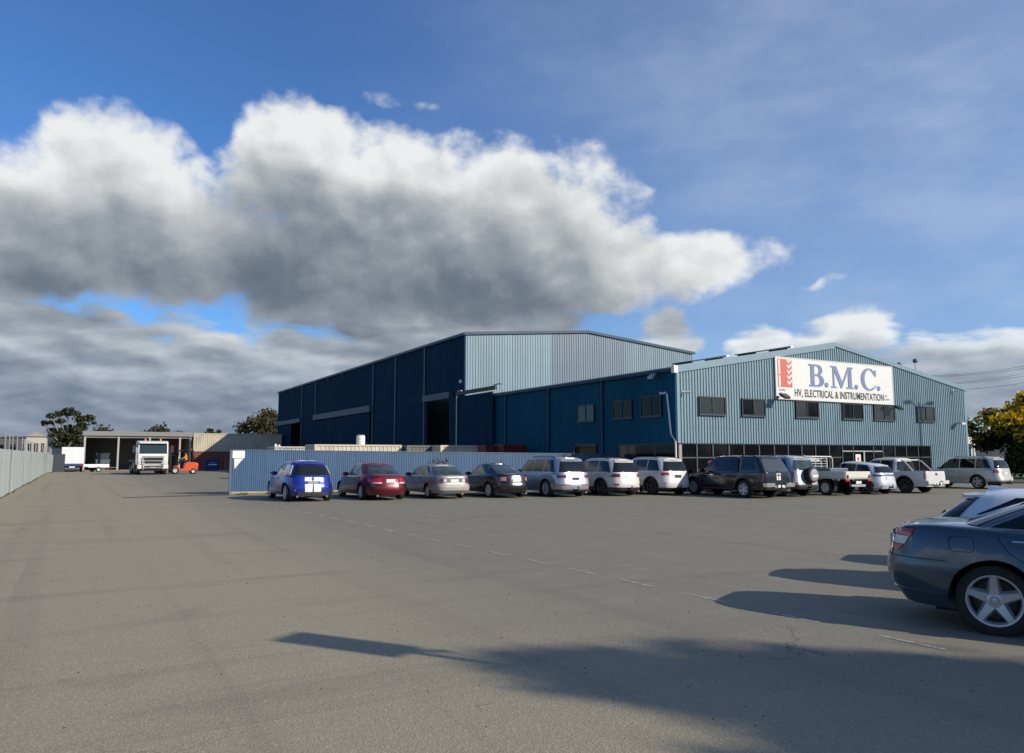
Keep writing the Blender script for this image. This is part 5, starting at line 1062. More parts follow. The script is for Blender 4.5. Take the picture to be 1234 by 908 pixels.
def tray_ute():
    L, W, Hh, wb, ro, R = 5.20, 1.80, 1.78, 3.1, 1.18, .37; t = new_car('parked_ute', 'white single cab tray ute with a ladder rack and orange beacon', 32.1, 24.85, L, ro, 0, 'ute', OFF); col = paint('white', (.60, .60, .58)); a = -L / 2; ax = (a + ro, a + ro + wb)
    H = Hull(2.75, W * .98, [(-.2, 1.06), (.9, 1.05), (1.3, 1.02), (2.2, .92), (2.6, .76)], .36, front=((.2, .1), (.55, 0), (.8, .06), (1.1, .3)), rear=((.2, .02), (1.2, .02)), nr=14, nf=4.6, axles=(ax[1],), R=R, ra=.07, off=L / 2 - 1.375, tr=.01)
    G = House((-.12, 1.35), (-.02, .55), W * .90, W * .72, [(-.1, Hh - .04), (.3, Hh), (.6, Hh - .03)], H.deck, nr=9, nf=5, bulge=(0, .04))
    body(t, H, G, col); H.axles = ax; wheels(t, H, W / 2 - .14, .23, 'steel', R * .6, m_rimw); side_glass(t, G, [((.1, .1), (1.0, .45))], .1, .84); end_glass(t, G, .84, .12, .8); end_glass(t, G, .9, front=True); mirrors(t, G, 1.1, m_black)
    ch = MB(); [ch.box(s * .38 - .04, s * .38 + .04, a + .15, .2, .52, .66) for s in (-1, 1)]; ch.build('chassis_rail', m_under, t)
    tr = paint('tray_white', (.66, .64, .56), 0, .4); b = MB(); b.box(-.91, .91, a, -.18, .80, .86); b.build('tray_floor', m_galv, t)
    for nm, bx in (('tray_side', (-.92, -.885, a + .02, -.2)), ('tray_side', (.885, .92, a + .02, -.2)), ('tray_tailgate', (-.88, .88, a - .02, a + .015))):
        q = MB(); q.box(*bx, .865, 1.16); q.build(nm, tr, t, bevel=.008)
    for s in (-1, 1): q = MB(); q.box(s * .78 - .05, s * .78 + .05, a - .045, a - .021, .84, 1.0); q.build('latch', m_black, t); q = MB(); q.box(s * .80 - .14, s * .80 + .14, a - .05, a + .05, .70, .80); q.build('tail_light', m_red, t)
    q = MB(); q.box(-.19, .19, a - .03, a - .01, .58, .71); q.build('number_plate', m_plate, t); q = MB(); q.box(-.5, .5, a - .02, a + .1, .45, .55); q.build('step_bar', m_galv, t)
    for z in (.6,): q = MB(); [q.box(s * .74 - .12, s * .74 + .12, ax[0] - R - .16, ax[0] - R - .13, .25, .78) for s in (-1, 1)]; q.build('mud_flap', m_black, t)
    for k, (y0, bow) in enumerate(((-.22, 0), (-.55, 1))):
        q = MB(); top = 1.86 - .0 * k; q.tube([(-.84, y0, .86), (-.84, y0, top - .12), (-.74, y0, top), (.74, y0, top), (.84, y0, top - .12), (.84, y0, .86)], .025, 8)
        if k == 0:
            for z in (1.25, 1.38, 1.51, 1.64, 1.76): q.tube([(-.84, y0, z), (.84, y0, z)], .012, 6)
            for x in (-.42, 0, .42): q.tube([(x, y0, .9), (x, y0, top)], .014, 6)
        q.build('ladder_rack', m_white, t, smooth=True)
    q = MB(); [q.tube([(s * .78, -.22, 1.84), (s * .78, -.55, 1.84)], .022, 6) for s in (-1, 1)]; q.build('rack_brace', m_white, t)
    q = MB(); q.lathe([(0, 0), (0, .085), (.04, .085), (.05, .07), (.15, .06), (.17, 0)], 14, 'z', (-.45, .1, Hh - .01)); q.build('orange_beacon', m_amber, t, smooth=True)
    bx = MB(); bx.box(-.80, .50, a + .9, -.6, .87, 1.30); tag(bx.build('tool_box', M('checker_plate', (.16, .18, .22), .4, .6), None, bevel=.02), 'grey checker plate tool box carried on the tray ute', 'tool box'); o = bpy.data.objects['tool_box']; o.location = t.location; o.rotation_euler = t.rotation_euler
tray_ute()

def mercedes(label, x, y, hd, colr, near=True, dims=(5.10, 1.87, 1.46, 3.10, 1.02), group='cars parked at the right edge', name='parked_car'):
    L, W, Hh, wb, ro = dims; t = new_car(name, label, x, y, L, ro, hd, 'car', group); a = -L / 2; ax = (a + ro, a + ro + wb)
    H = Hull(L, W, [(a, .93), (a + .18, .995), (a + .6, 1.015), (a + 1.6, 1.0), (.2, .95), (1.1, .94), (1.5, .90), (2.2, .80), (L / 2, .62)], .20,
             rear=((.15, .20), (.30, .10), (.45, .015), (.56, .0), (.66, .02), (.72, .045), (.9, .08), (1.0, .13)), front=((.2, .12), (.5, 0), (.7, .12), (.95, .5)), width=((.2, .93), (.3, .965), (.42, .99), (.60, 1.0), (.74, .985), (.9, .95), (1.05, .90)), nr=3.7, nf=3.2, axles=ax, R=.335, ra=.05, tr=.10, tf=.1, rr=.055, crown=.02)
    G = House((a + .70, 1.38), (a + 1.75, .35), 1.66, 1.20, [(a + 1.4, 1.38), (a + 2.1, Hh - .01), (-.1, Hh), (.5, Hh - .04)], H.deck, nr=5.0, nf=3.8, bulge=(.05, .06), belt=.03, rg=.10)
    body(t, H, G, colr); wheels(t, H, W / 2 - .125, .245, 'star', .234, disc=True)
    side_glass(t, G, [((a + 1.02, a + 1.62), (a + 1.95, a + 1.95)), ((a + 2.02, a + 2.02), (1.02, .35))], .09, .80, trim=m_chrome); end_glass(t, G, .80, .10, .86, e1=.76); end_glass(t, G, .9, front=True); mirrors(t, G, 1.1, colr)
    for z0, z1, mt, e0, e1 in ((.885, .955, m_red, .30, .235), (.795, .882, m_clear, .235, .285), (.725, .792, m_red, .16, .225)):
        wrap(t, H, 'tail_light', mt, .40, e0 if z0 > .8 else e0, z0, z1, .008, l1b=e1 if z0 < .88 else .33)
    wrap(t, H, 'lamp_divider', m_black, .40, .275, .880, .887, .011); wrap(t, H, 'lamp_divider', m_black, .40, .225, .790, .796, .011); number_plate(t, H, .80); [patch(H.ring(sg), lambda v: LIN(H.th_y(.0), H.th_l(ax[0] - .40, v), 24), [.668, .676], .002).build('bumper_seam', m_seam, t, smooth=True) for sg in (1, -1)]
    [patch(H.ring(sg), lambda v: LIN(H.th_y(.0), H.th_l(ax[0] - .40, v), 24), LIN(.325, .345, 2), .010).build('bumper_crease', colr, t, smooth=True) for sg in (1, -1)]
    # rear door cut-line, fuel flap, handle and crease
    lr = ax[0]; seams(t, H, [((lr + .05, .985), (lr + .07, .90)), ((lr + .07, .90), (lr + .14, .80)), ((lr + .14, .80), (lr + .30, .68)), ((lr + .30, .68), (lr + .42, .56)), ((lr + .42, .56), (lr + .47, .26)), ((a + 2.0, .25), (a + 2.0, .97)), ((1.2, .28), (1.1, .93)), ((lr + .47, .27), (1.2, .27)), ((a + .5, .80), (a + .5, .80 - .001)), ((a + .22, .965), (a + .34, .965))])
    for sg in (1,):
        fl = [(q + .06, z) for q, z in ((lr - .40, .775), (lr - .23, .775), (lr - .205, .80), (lr - .205, .895), (lr - .23, .92), (lr - .40, .92), (lr - .425, .895), (lr - .425, .80), (lr - .40, .775))]
        seams(t, H, list(zip(fl[:-1], fl[1:])), .005)
    for sg in (1, -1):
        for l in (lr + .30, a + 2.30):
            patch(H.side(sg), LIN(l - .13, l + .11, 7), LIN(.868, .900, 4), .035).build('door_handle', colr, t, smooth=True); patch(H.side(sg), LIN(l - .12, l + .10, 5), LIN(.892, .902, 2), .039).build('handle_chrome', m_chrome, t, smooth=True)
    patch(H.back(), LIN(-.55, .55, 12), LIN(.90, .925, 2), .012).build('boot_chrome', m_chrome, t, smooth=True); frontend(t, H, .58)
    return t
HD = R_(154); FW = Vector((math.sin(HD), math.cos(HD), 0)); LT = Vector((-FW.y, FW.x, 0))          # LT: away from the camera
wc = Vector((7.62, 4.22, 0)) + LT * .93
mercedes('dark grey blue sedan with five spoke alloys cut off by the right edge', wc.x, wc.y, HD, paint('slate', (.042, .072, .098), .35, .22, .02))
w2 = wc + LT * 2.55 - FW * .17
def white_coupe():
    L, W, ro = 4.30, 1.78, .72; t = new_car('parked_car', 'low white hatchback with a roof fin behind the dark sedan', w2.x, w2.y, L, ro, HD, 'car', 'cars parked at the right edge'); a = -L / 2; ax = (a + ro, a + ro + 2.6); col = paint('white_hatch', (.66, .69, .73))
    H = Hull(L, W, [(a, .90), (a + .4, .93), (.7, .88), (1.1, .86), (1.8, .76), (L / 2, .60)], .20, rear=((.2, .1), (.45, 0), (.6, .02), (.75, .05), (.95, .10)), front=((.2, .1), (.5, 0), (.7, .12), (.95, .5)), nr=4.2, nf=3.5, axles=ax, R=.32, tr=.07)
    G = House((a + .12, 1.1), (a + .60, .1), 1.62, 1.20, [(a + .3, 1.22), (a + 1.1, 1.27), (-.2, 1.275), (.4, 1.23)], H.deck, nr=4.6, nf=4, bulge=(.02, .05))
    body(t, H, G, col); wheels(t, H, .77, .21, 'ten', .23); side_glass(t, G, [((a + .62, a + 1.05), (a + 1.5, a + 1.5)), ((a + 1.56, a + 1.56), (.7, .05))], .25, .82); end_glass(t, G, .88, .06, .86, e1=.84); end_glass(t, G, .9, front=True); spoiler(t, G, col, .18); mirrors(t, G, .85, col)
    wrap(t, H, 'tail_light', m_red, .55, .35, .74, .87, .014); number_plate(t, H, .66); rear_kit(t, H, ((.5,),)); frontend(t, H, .55); finwiper(t, G); handles(t, H, (-.3,), .80, col)
    p = G.pt(G.th_y(0), .99); f = MB(); f.prism([(p.y + .05, p.z + .02), (p.y + .42, p.z + .04), (p.y + .16, p.z + .10), (p.y + .08, p.z + .10)], -.025, .025, 'x'); f.build('roof_fin', col, t)
white_coupe()
w3 = w2 + LT * 2.45 + FW * .52
mercedes('sedan parked beyond the low white hatchback, almost hidden', w3.x, w3.y, HD, paint('grey', (.12, .12, .125), .4), dims=(4.6, 1.78, 1.36, 2.7, 1.0))

# ------------------------------------------------------------------ trucks, forklift and trailer in the yard
def cab_truck():
    t = thing('tipper_truck', 'white cab-over truck with a bull bar and orange beacons facing down the drive', 'truck', (5.55, 77.6, ground_z(5.5, 77)), R_(180) + R_(2))
    w = paint('truck_white', (.70, .70, .67), 0, .35); f = 3.1                      # local +Y forward, cab front at y = f
    c = MB(); sec = [(f - 2.0, .95, 2.98), (f - .35, .95, 2.98), (f - .12, .95, 2.85), (f - .02, .95, 1.85), (f, .95, 1.70), (f - .02, .70, .95)]
    c.prism([(f - 2.0, .80), (f - .08, .80), (f, 1.05), (f, 1.72), (f - .06, 1.90), (f - .24, 2.80), (f - .40, 2.96), (f - 1.9, 3.0), (f - 2.0, 2.9)], -1.22, 1.22, 'x'); c.build('cab', w, t, bevel=.07)
    g = MB(); g.add([(-1.12, f - .030, 1.84), (1.12, f - .030, 1.84), (1.10, f - .232, 2.80), (-1.10, f - .232, 2.80)], [(0, 1, 2, 3)]); g.build('windscreen', M('truck_glass', (.022, .035, .035), .05, spec=.7), t)
    v = MB(); v.prism([(f - .20, 2.80), (f + .06, 2.74), (f + .06, 2.84), (f - .22, 2.92)], -1.12, 1.12, 'x'); v.build('sun_visor', w, t, bevel=.01)
    for s in (-1, 1):
        q = MB(); q.box(s * 1.222 - .012, s * 1.222 + .012, f - 1.25, f - .38, 1.85, 2.62); q.build('side_window', m_glass, t)
        q = MB(); q.box(s * 1.222 - .016, s * 1.222 + .016, f - 1.35, f - .30, .95, 1.80); d = q.build('door', w, t, bevel=.02); h = MB(); h.box(s * 1.25 - .02, s * 1.25 + .02, f - 1.25, f - 1.05, 1.55, 1.6); h.build('handle', m_black, d)
        q = MB(); q.box(s * 1.52 - .12, s * 1.52 + .12, f - .18, f - .08, 1.95, 2.55); q.tube([(s * 1.2, f - .25, 2.6), (s * 1.5, f - .14, 2.65), (s * 1.5, f - .14, 1.9), (s * 1.2, f - .25, 1.85)], .02, 6); q.build('wing_mirror', m_black, t)
        q = MB(); q.box(s * .92 - .24, s * .92 + .24, f - .02, f + .03, .92, 1.22); q.build('headlight', m_clear, t, bevel=.02)
        q = MB(); q.lathe([(0, 0), (0, .09), (.06, .09), (.18, .07), (.2, 0)], 12, 'z', (s * .62, f - .7, 2.98)); q.build('beacon', m_amber, t, smooth=True)
    q = MB(); q.box(-.78, .78, f - .01, f + .02, .98, 1.60); q.build('grille', m_black, t)
    for z in (1.08, 1.20, 1.32, 1.44): q = MB(); q.box(-.70, .70, f + .015, f + .035, z, z + .035); q.build('grille_bar', m_chrome, t)
    q = MB(); q.box(-1.24, 1.24, f - .15, f + .12, .52, .88); q.build('bumper', w, t, bevel=.04); q = MB(); q.box(-.70, .70, f + .121, f + .128, .58, .80); q.build('bumper_grille', m_black, t); q = MB(); q.box(-1.15, 1.15, f - .3, f + .02, .34, .515); q.build('lower_valance', m_under, t)
    q = MB()
    for z in (.62, .95, 1.22, 1.50): q.tube([(-.80, f + .22, z), (.80, f + .22, z)], .035, 8)
    for s in (-1, 1): q.tube([(s * .80, f + .22, .45), (s * .80, f + .22, 1.50), (s * .78, f + .05, 1.62)], .04, 8)
    q.build('bull_bar', m_galv, t, smooth=True)
    q = MB(); q.box(-.22, .22, f + .125, f + .135, .56, .68); q.build('number_plate', m_plate, t)
    ch = MB(); [ch.box(s * .42 - .05, s * .42 + .05, -4.6, f - .3, .78, 1.02) for s in (-1, 1)]; ch.build('chassis', m_under, t)
    tr = MB(); tr.box(-1.24, 1.24, -4.8, .85, 1.10, 1.26); tr.build('tray', M('tray_steel', (.06, .065, .07), .6), t); hb = MB(); hb.box(-1.22, 1.22, .80, .90, 1.265, 2.5); hb.build('headboard', M('tray_steel', (.06, .065, .07), .6), t)
    for s in (-1, 1): q = MB(); q.box(s * 1.02 - .22, s * 1.02 + .22, -1.6, .6, .45, 1.05); q.build('fuel_tank', m_blk2, t, bevel=.08)
    me = wheel_meshes(.50, .30, 'steel', .29)
    for y in (f - 1.1, f - 2.9 + .0, -2.4, -3.7):
        for s in (1, -1): o = link('wheel', me[2], t, (s * 1.06, y, .50), (0, 0, 0 if s > 0 else math.pi)); link('tyre', me[0], o); link('rim', me[1], o)
cab_truck()

def box_truck():
    t = thing('box_truck', 'white box truck with a blue rear skirt parked beside the far shed', 'truck', (-.75, 111.5, ground_z(0, 110)), 0); w = paint('box_white', (.74, .76, .78), 0, .4)
    b = MB(); b.box(-1.2, 1.2, -3.0, 2.2, 1.0, 3.05); b.build('box_body', w, t, bevel=.04)
    for s in (0, 1): q = MB(); q.box(-1.14 + s * 1.145, -.005 + s * 1.145, -3.03, -3.002, 1.06, 2.92); q.build('rear_door', w, t)
    q = MB(); q.box(-1.22, 1.22, -3.1, -2.6, .72, .99); q.build('rear_skirt', M('skirt_blue', (.02, .035, .16), .5), t)
    q = MB(); q.box(-1.1, 1.1, -2.6, 3.6, .55, .95); q.build('chassis', m_under, t)
    q = MB(); q.prism([(2.3, .7), (4.0, .7), (4.05, 1.5), (3.75, 2.4), (2.3, 2.45)], -1.05, 1.05, 'x'); q.build('cab', w, t, bevel=.06)
    for s in (-1, 1):
        q = MB(); q.box(s * 1.38 - .09, s * 1.38 + .09, 3.5, 3.58, 1.55, 1.95); q.tube([(s * 1.02, 3.6, 1.9), (s * 1.38, 3.55, 1.95)], .02, 6); q.build('wing_mirror', m_black, t)
        q = MB(); q.box(s * 1.0 - .16, s * 1.0 + .16, -3.13, -3.105, .78, .92); q.build('tail_light', m_red, t)
    q = MB(); q.box(-.3, .3, -3.13, -3.105, .55, .70); q.build('number_plate', m_plate, t)
    me = wheel_meshes(.42, .26, 'steel', .24)
    for y in (-1.7, 3.1):
        for s in (1, -1): o = link('wheel', me[2], t, (s * .98, y, .42), (0, 0, 0 if s > 0 else math.pi)); link('tyre', me[0], o); link('rim', me[1], o)
    t = thing('flat_trailer', 'small white flat trailer beside the box truck', 'trailer', (1.85, 108.2, ground_z(0, 108)), R_(-70))
    q = MB(); q.box(-.8, .8, -1.2, 1.2, .55, .65); q.build('deck', m_white, t)
    for s in (-1, 1): q = MB(); q.box(s * .8 - .02, s * .8 + .02, -1.2, 1.2, .655, .92); q.build('side_board', m_white, t); q = MB(); q.tube([(s * .6, 1.2, .5), (0, 2.4, .5)], .04, 6); q.build('drawbar', m_galv, t)
    me = wheel_meshes(.31, .18, 'steel', .17)
    for s in (1, -1): o = link('wheel', me[2], t, (s * .95, -.1, .31), (0, 0, 0 if s > 0 else math.pi)); link('tyre', me[0], o); link('rim', me[1], o)
box_truck()

def skin_figure(name, verts, edges, mat, parent, sub=1):
    me = bpy.data.meshes.new(name); me.from_pydata([v[:3] for v in verts], edges, []); me.materials.append(mat); o = link(name, me, parent)
    o.modifiers.new('skin', 'SKIN'); sv = me.skin_vertices[0].data
    for i, v in enumerate(verts): sv[i].radius = (v[3], v[3] if len(v) < 5 else v[4]); sv[i].use_root = i == 0
    s = o.modifiers.new('sub', 'SUBSURF'); s.levels = sub; s.render_levels = sub; return o
def forklift():
    t = thing('forklift', 'orange counterbalance forklift with a tall mast beside the white truck', 'forklift', (8.25, 76.4, ground_z(8, 76)), R_(90))     # local +Y forward = world -X
    o = paint('fork_orange', (.62, .085, .018), 0, .4)
    b = MB(); b.prism([(-1.25, .30), (.75, .25), (.75, .72), (.35, .78), (.30, .48), (-.10, .48), (-.15, .92), (-.55, 1.10), (-1.15, 1.05), (-1.32, .85)], -.55, .55, 'x'); b.build('body', o, t, bevel=.05)
    c = MB(); c.prism([(-1.42, .45), (-1.26, .45), (-1.20, 1.02), (-1.34, .92)], -.52, .52, 'x'); c.build('counterweight', m_blk2, t, bevel=.03)
    g = MB()
    for s in (-1, 1): g.tube([(s * .5, .60, .72), (s * .48, .30, 2.12), (s * .48, -.85, 2.15), (s * .5, -1.05, 1.05)], .04, 8)
    for y in LIN(.25, -.80, 6): g.tube([(-.48, y, 2.13), (.48, y, 2.13)], .02, 6)
    g.build('overhead_guard', m_blk2, t, smooth=True); r = MB(); r.box(-.50, .50, -.85, .30, 2.165, 2.20); r.build('guard_roof', m_blk2, t)
    m = MB()
    for s in (-1, 1): m.box(s * .32 - .05, s * .32 + .05, .95, 1.12, .12, 2.55)
    for z in (.35, 1.3, 2.45): m.box(-.27, .27, 1.0, 1.08, z, z + .1)
    m.build('mast', m_blk2, t); k = MB(); k.box(-.5, .5, 1.14, 1.20, .45, 1.0); k.build('carriage', m_blk2, t)
    for s in (-1, 1): q = MB(); q.box(s * .3 - .06, s * .3 + .06, 1.205, 2.2, .45, .50); q.build('fork', m_blk2, t)
    s_ = MB(); s_.box(-.25, .25, -.55, -.1, 1.12, 1.2); s_.box(-.25, .25, -.62, -.54, 1.12, 1.65); s_.build('seat', m_black, t, bevel=.03)
    st = MB(); st.lathe([(0, .15), (.02, .17), (.04, .15)], 16, 'z', (0, .22, 1.32)); st.tube([(0, .42, .8), (0, .22, 1.33)], .03, 6); st.build('steering_wheel', m_black, t)
    for R, y, x in ((.34, .62, .52), (.27, -.92, .45)):
        me = wheel_meshes(R, .22, 'steel', R * .55)
        for s in (1, -1): w = link('wheel', me[2], t, (s * x, y, R), (0, 0, 0 if s > 0 else math.pi)); link('tyre', me[0], w); link('rim', me[1], w)
    q = MB(); q.lathe([(0, 0), (0, .06), (.08, .05), (.1, 0)], 10, 'z', (0, -.7, 2.2)); q.build('beacon', m_amber, t, smooth=True)
    # driver seated on the forklift
    p = thing('person', 'driver in an orange top and dark blue trousers seated on the forklift', 'person', t.location, R_(90)); z0 = 1.24
    V = [(0, -.30, z0, .15, .12), (0, -.31, z0 + .22, .15, .11), (0, -.30, z0 + .45, .17, .11), (0, -.27, z0 + .58, .055), (0, -.24, z0 + .68, .085, .10), (0, -.235, z0 + .80, .075, .09),
         (.19, -.29, z0 + .46, .065), (.24, -.16, z0 + .24, .05), (.12, .10, z0 + .14, .04), (.08, .20, z0 + .14, .035), (-.19, -.29, z0 + .46, .065), (-.24, -.16, z0 + .24, .05), (-.12, .10, z0 + .14, .04), (-.08, .20, z0 + .14, .035),
         (.10, -.20, z0 + .0, .085), (.14, .18, z0 + .0, .07), (.14, .24, z0 - .38, .05), (.14, .36, z0 - .44, .045), (-.10, -.20, z0, .085), (-.14, .18, z0, .07), (-.14, .24, z0 - .38, .05), (-.14, .36, z0 - .44, .045)]
    E = [(0, 1), (1, 2), (2, 3), (3, 4), (4, 5), (2, 6), (6, 7), (7, 8), (8, 9), (2, 10), (10, 11), (11, 12), (12, 13), (0, 14), (14, 15), (15, 16), (16, 17), (0, 18), (18, 19), (19, 20), (20, 21)]
    skin_figure('body', V, E, M('skin', (.42, .24, .17), .6), p, 2)
    grow = lambda ids, k=.018: [tuple(V[i][:3]) + tuple(r + k for r in V[i][3:]) for i in ids]
    ids = [1, 0, 2, 6, 7, 8, 10, 11, 12]; skin_figure('jacket', grow(ids), [(0, 1), (0, 2), (2, 3), (3, 4), (4, 5), (2, 6), (6, 7), (7, 8)], M('hi_vis_orange', (.80, .26, .02), .7), p, 2)
    ids = [0, 14, 15, 16, 18, 19, 20]; skin_figure('trousers', grow(ids, .016), [(0, 1), (1, 2), (2, 3), (0, 4), (4, 5), (5, 6)], M('navy_cloth', (.012, .018, .06), .8), p, 2)
    h = MB(); h.lathe([(z0 + .76, .118), (z0 + .80, .118), (z0 + .87, .09), (z0 + .91, .05), (z0 + .92, 0)], 14, 'z', (0, -.235, 0)); h.build('hair', M('brown_hair', (.05, .03, .02), .8), p, smooth=True)
    nse = MB(); nse.prism([(-.135, z0 + .72), (-.105, z0 + .71), (-.14, z0 + .78)], -.015, .015, 'x'); nse.build('nose', M('skin', (.42, .24, .17), .6), p)
    for s in (-1, 1): e = MB(); e.lathe([(0, 0), (0, .012), (.01, .010), (.012, 0)], 8, 'y', (s * .035, -.142, z0 + .755)); e.build('eye', m_black, p)
    q = MB(); q.box(-.02, .02, -.150, -.140, z0 + .685, z0 + .693); q.build('mouth', m_redd, p)
forklift()

# ------------------------------------------------------------------ trees and shrubs
def leaf_mat(name, c1, c2, c3=None):
    if name in MATS: return MATS[name]
    m = bpy.data.materials.new(name); m.use_nodes = True; nt = m.node_tree; b = NB(nt); nt.nodes.clear(); out = nt.nodes.new('ShaderNodeOutputMaterial'); MATS[name] = m
    g = b.n('ShaderNodeNewGeometry'); r = b.ramp(g.outputs['Random Per Island'], [(0, c1), (.6, c2), (1, c3 or c2)])
    d = b.n('ShaderNodeBsdfPrincipled'); nt.links.new(r, d.inputs['Base Color']); d.inputs['Roughness'].default_value = .55; d.inputs['Specular IOR Level'].default_value = .3
    tr = b.n('ShaderNodeBsdfTranslucent'); nt.links.new(b.mix(1.0, r, (1.3, 1.4, .7), 'MULTIPLY'), tr.inputs[0]); mx = b.n('ShaderNodeMixShader'); mx.inputs[0].default_value = .28
    nt.links.new(d.outputs[0], mx.inputs[1]); nt.links.new(tr.outputs[0], mx.inputs[2]); nt.links.new(mx.outputs[0], out.inputs[0]); return m
def leaves(name, clumps, n, size, mats, parent, seed, pick=None, long=1.7, loc=None):
    rg = np.random.RandomState(seed); vol = np.array([c[3] * c[4] * c[5] for c in clumps]) ** (2 / 3.); idx = rg.choice(len(clumps), n, p=vol / vol.sum()); C = np.array(clumps)[idx]
    d = rg.normal(size=(n, 3)); d /= np.linalg.norm(d, axis=1)[:, None]; rad = rg.rand(n) ** .45 * (1 + .18 * rg.randn(n)); P = C[:, :3] + d * C[:, 3:6] * rad[:, None]
    a = rg.normal(size=(n, 3)); a[:, 2] -= .3; a /= np.linalg.norm(a, axis=1)[:, None]; b_ = np.cross(a, rg.normal(size=(n, 3))); b_ /= np.linalg.norm(b_, axis=1)[:, None]
    s = size * (.6 + .8 * rg.rand(n))[:, None]; fold = np.cross(a, b_) * s * .18
    v = np.stack([P - a * s * long * .5, P + b_ * s * .5 + fold, P + a * s * long * .5, P - b_ * s * .5 + fold], 1).reshape(-1, 3)
    me = bpy.data.meshes.new(name); me.vertices.add(4 * n); me.vertices.foreach_set('co', v.ravel()); me.loops.add(4 * n); me.loops.foreach_set('vertex_index', np.arange(4 * n)); me.polygons.add(n); me.polygons.foreach_set('loop_start', np.arange(0, 4 * n, 4)); me.polygons.foreach_set('loop_total', np.full(n, 4))
    for m in mats: me.materials.append(m)
    if pick is not None: me.polygons.foreach_set('material_index', pick(P, C, d, rad, rg).astype(np.int32))
    me.update(calc_edges=True); me.validate(); o = link(name, me, parent)
    if loc: o.location = loc
    return o
m_bark = M('bark', (.13, .105, .085), .9, var=.3, scale=5, stretch=(1, 1, .3), bump=.5, bscale=12); m_barkp = M('pale_bark', (.30, .27, .23), .85, var=.25, scale=4, stretch=(1, 1, .3))
def tree(label, loc, clumps, n, size, mats, seed, fork=.35, tr=.2, bark=None, group=None, pick=None, limbs=10, name='tree', long=1.7):
    t = thing(name, label, 'tree', loc, 0, group); rg = random.Random(seed); top = max(c[2] for c in clumps); cx = sum(c[0] for c in clumps) / len(clumps); fz = top * fork
    tk = MB(); tk.tube([(0, 0, -.3), (.05, .02, fz * .3), (cx * .2 - .05, .05, fz * .7), (cx * .35, 0, fz)], [tr * 1.4, tr, tr * .85, tr * .7], 10)
    for c in sorted(clumps, key=lambda c: -c[3])[:limbs]:
        e = Vector((c[0], c[1], c[2])); s = Vector((cx * .3, 0, fz * rg.uniform(.75, 1.0))); m = s.lerp(e, .5) + Vector((rg.uniform(-.3, .3), rg.uniform(-.3, .3), .1 * c[3])); tk.tube([s, m, e], [tr * .45, tr * .3, tr * .12], 6)
        for k in range(3): q = e + Vector((rg.uniform(-.8, .8) * c[3], rg.uniform(-.8, .8) * c[4], rg.uniform(-.2, .8) * c[5])); tk.tube([m.lerp(e, .6), q], [tr * .14, tr * .05], 5)
    tk.build('trunk', bark or m_bark, t, smooth=True); leaves('crown', clumps, n, size, mats, t, seed, pick, long)['kind'] = 'stuff'; return t
def rclumps(n, rx, ry, z0, z1, r, seed, flat=.75):
    rg = random.Random(seed); o = []
    for i in range(n):
        f = rg.random(); z = z0 + (z1 - z0) * f; k = math.sin(math.pi * (.12 + .80 * f)) ** .7; a = rg.uniform(0, 2 * math.pi); q = math.sqrt(rg.random()); rr = r * rg.uniform(.6, 1.25)
        o.append((rx * k * q * math.cos(a), ry * k * q * math.sin(a), z, rr, rr, rr * flat))
    return o
gumL = [leaf_mat('gum_leaf', (.018, .030, .014), (.050, .062, .030), (.085, .088, .045))]; oliveL = [leaf_mat('olive_leaf', (.040, .044, .020), (.085, .080, .036), (.12, .105, .05))]; greenL = [leaf_mat('green_leaf', (.016, .030, .010), (.045, .070, .020), (.08, .10, .03))]
G_ = []
for cx, cy, r in ((310, 125, 62), (235, 150, 40), (165, 180, 40), (105, 245, 34), (170, 235, 30), (250, 225, 40), (375, 150, 40), (425, 200, 52), (495, 185, 50), (548, 235, 24), (440, 270, 50), (330, 300, 62), (185, 325, 44), (250, 330, 44), (420, 320, 60), (370, 380, 60), (280, 390, 60), (180, 370, 30), (250, 460, 66), (330, 460, 60), (430, 440, 50)):
    G_.append(((cx - 300) / 61.9 * 1.08, random.Random(cx).uniform(-2, 2), (1.7 + .3) + (64 - cy / 9.083) * .1467 * 1.05, r / 61.9 * 1.15, r / 61.9 * 1.1, r / 61.9 * .75))
tree('tall gum tree with open clumped foliage behind the left fence', (-2.35, 157.5, -.3), G_, 5200, .30, gumL, 11, .30, .30, m_barkp, 'trees beyond the yard', limbs=20)
for i, (x, y, h, rx, nl, lab, L_) in enumerate(((4.6, 170, 7.6, 5.0, 3000, 'dark rounded tree just above the left half of the far shed roof', gumL), (9.6, 178, 7.6, 3.2, 1500, 'low tree above the middle of the far shed roof', greenL), (13.4, 166, 8.0, 4.2, 2000, 'spreading tree above the truck behind the far shed', gumL), (22.7, 160, 7.9, 2.0, 1400, 'small green tree above the cream container, left one', greenL), (25.0, 159, 7.2, 1.6, 1000, 'smaller green tree above the cream container, right one', greenL))):
    tree(lab, (x, y, -.3), rclumps(16, rx, rx, h * .35, h * .88, rx * .34, 20 + i), nl, .34, L_, 30 + i, .35, .2, group='trees beyond the yard')
tree('large olive tree beside the far end of the warehouse', (32.6, 155, -.3), rclumps(34, 5.2, 5.2, 3.4, 10.2, 1.75, 41), 7500, .34, oliveL, 42, .3, .35, group='trees beyond the yard')
yel = leaf_mat('wattle_blossom', (.45, .27, .012), (.62, .40, .02), (.72, .50, .04)); wl = leaf_mat('wattle_leaf', (.018, .028, .010), (.048, .056, .016), (.10, .095, .025))
def wpick(P, C, d, rad, rg):
    return ((P[:, 2] > 2.6) & (rad > .55) & (rg.rand(len(P)) < np.clip((P[:, 2] - 2.4) / 2.8, .10, 1.0) * .92) & (np.sin(C[:, 0] * 3.1 + C[:, 2] * 2.3) > -.75))
